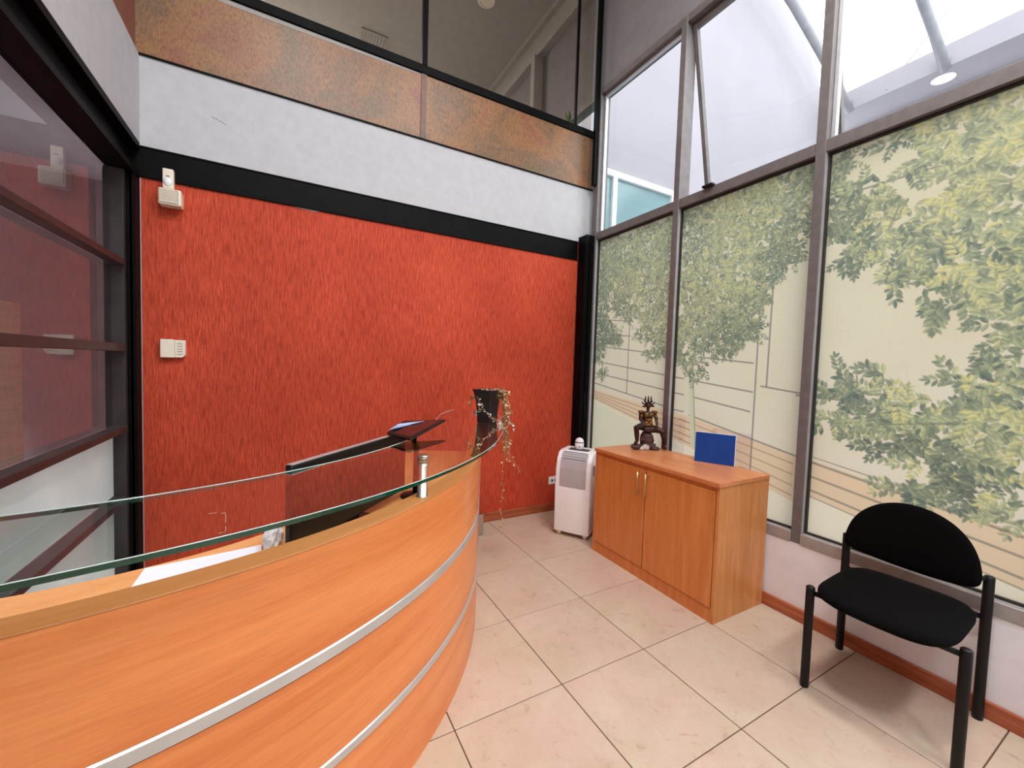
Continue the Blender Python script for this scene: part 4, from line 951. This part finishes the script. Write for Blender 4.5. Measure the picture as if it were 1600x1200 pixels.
def superblob(cx, cy, ax, ay, z0, z1, n_, rot, nseg=48, bulge=0):
    bm = bmesh.new(); rings = []
    lv = [(0, .80), (.12, .93), (.35, 1.0), (.62, 1.0), (.82, .955), (.94, .86), (1.0, .62)]
    for tz, s_ in lv:
        r = []
        for k in range(nseg):
            a = 2*math.pi*k/nseg; c, s2 = math.cos(a), math.sin(a)
            x = math.copysign(abs(c)**(2/n_), c)*ax*s_; y = math.copysign(abs(s2)**(2/n_), s2)*ay*s_
            if c < 0: x *= 1+bulge*(1-abs(y/ay)**2)
            r.append(bm.verts.new((cx+x*math.cos(rot)-y*math.sin(rot), cy+x*math.sin(rot)+y*math.cos(rot), z0+(z1-z0)*tz)))
        rings.append(r)
    for r0, r1 in zip(rings, rings[1:]):
        for k in range(nseg): bm.faces.new([r0[k], r0[(k+1) % nseg], r1[(k+1) % nseg], r1[k]])
    bm.faces.new(rings[0][::-1]); bm.faces.new(rings[-1]); return bm
obj('seat', superblob(2.212, .662, .248, .214, .436, .490, 4.2, math.radians(3), bulge=.10), 'fabric', ch, True)
# back cushion: D outline in (y, z), curved in plan
OUT = [(.468, .575), (.470, .62), (.484, .68), (.512, .735), (.556, .780), (.61, .810), (.67, .824), (.73, .824), (.79, .808), (.845, .775), (.890, .728), (.918, .675), (.934, .61), (.936, .570),
       (.925, .552), (.88, .540), (.80, .532), (.70, .528), (.60, .530), (.52, .538), (.480, .552)]
bm = bmesh.new(); cy_, cz_ = .702, .665; rings = []
for t_, s_ in ((-1, .55), (-.92, .85), (-.6, .97), (0, 1.0), (.6, .97), (.92, .85), (1, .55)):
    r = []
    for (y, z) in OUT:
        yy_ = cy_+(y-cy_)*s_; zz_ = cz_+(z-cz_)*s_; bow = -.12*(yy_-cy_)**2/.055*.055*4
        xx = 2.462 + .05*(zz_-.6) + t_*.024 + bow*.35 + (.0)
        r.append(bm.verts.new((xx, yy_, zz_)))
    rings.append(r)
for r0, r1 in zip(rings, rings[1:]):
    for k in range(len(OUT)): bm.faces.new([r0[k], r0[(k+1) % len(OUT)], r1[(k+1) % len(OUT)], r1[k]])
bm.faces.new(rings[0][::-1]); bm.faces.new(rings[-1])
bk_ = obj('backrest', bm, 'fabric', ch, True)
sd = bk_.modifiers.new('s', 'SUBSURF'); sd.levels = 1; sd.render_levels = 2

# ================================================================== WALL DEVICES
sr = thing('alarm_siren', 'cream slatted alarm siren box high on the left of the red wall', 'alarm', (-.615, 3.19, 2.32))
b = bmesh.new(); box(b, -.668, -.560, 3.125, 3.199, 2.272, 2.368, bev=.009, seg=2); obj('casing', b, 'plastic_cream', sr)
obj('grille_back', B(-.661, -.574, 3.1235, 3.126, 2.283, 2.362), 'plastic_dkgrey', sr)
for k in range(10):
    b = bmesh.new(); box(b, -.660, -.575, 3.1195, 3.1245, 2.284+.0080*k, 2.2897+.0080*k, bev=.0008, seg=1); obj('slat', b, 'plastic_cream', sr)
pr = thing('motion_sensor', 'white motion sensor mounted directly above the slatted alarm box', 'sensor', (-.625, 3.185, 2.43))
b = bmesh.new(); box(b, -.652, -.600, 3.150, 3.187, 2.374, 2.490, bev=.006); obj('casing', b, 'plastic_cream', pr)
b = bmesh.new(); bmesh.ops.create_uvsphere(b, u_segments=20, v_segments=12, radius=1)
for v in b.verts: v.co = (-.626+v.co.x*.023, 3.152+v.co.y*.016, 2.412+v.co.z*.026)
obj('lens', b, 'plastic_w', pr, True)
b = bmesh.new(); box(b, -.634, -.618, 3.1475, 3.151, 2.443, 2.447); obj('slot', b, 'plastic_dkgrey', pr)
kp = thing('keypad', 'white two-module control plate on the red wall above the desk', 'switch', (-.61, 3.19, 1.43))
b = bmesh.new(); box(b, -.672, -.605, 3.168, 3.199, 1.374, 1.484, bev=.003); obj('left_cover', b, 'plastic_cream', kp)
b = bmesh.new(); prism(b, [(-.603, 1.376), (-.570, 1.376), (-.553, 1.392), (-.553, 1.482), (-.603, 1.482)], 3.172, 3.199); b.transform(Matrix(((1, 0, 0, 0), (0, 0, 1, 0), (0, 1, 0, 0), (0, 0, 0, 1)))); obj('right_cover', b, 'plastic_cream', kp)
for k in range(5):
    b = bmesh.new(); box(b, -.592, -.566, 3.1705, 3.173, 1.394+.016*k, 1.3965+.016*k); obj('slot', b, 'plastic_dkgrey', kp)
ot = thing('wall_outlet', 'white wall outlet low on the red wall beside the air conditioner', 'outlet', (2.26, 3.19, .295))
b = bmesh.new(); box(b, 2.205, 2.32, 3.192, 3.2, .258, .332, bev=.003); obj('plate', b, 'plastic_w', ot)
for dx in (-.02, .02):
    b = bmesh.new(); lathe(b, [(.012, 0), (.012, .002)], (0, 0, 0), 14); b.transform(Matrix.Translation((2.262+dx, 3.1915, .295)) @ Matrix.Rotation(math.pi/2, 4, 'X')); obj('socket', b, 'plastic_dkgrey', ot)
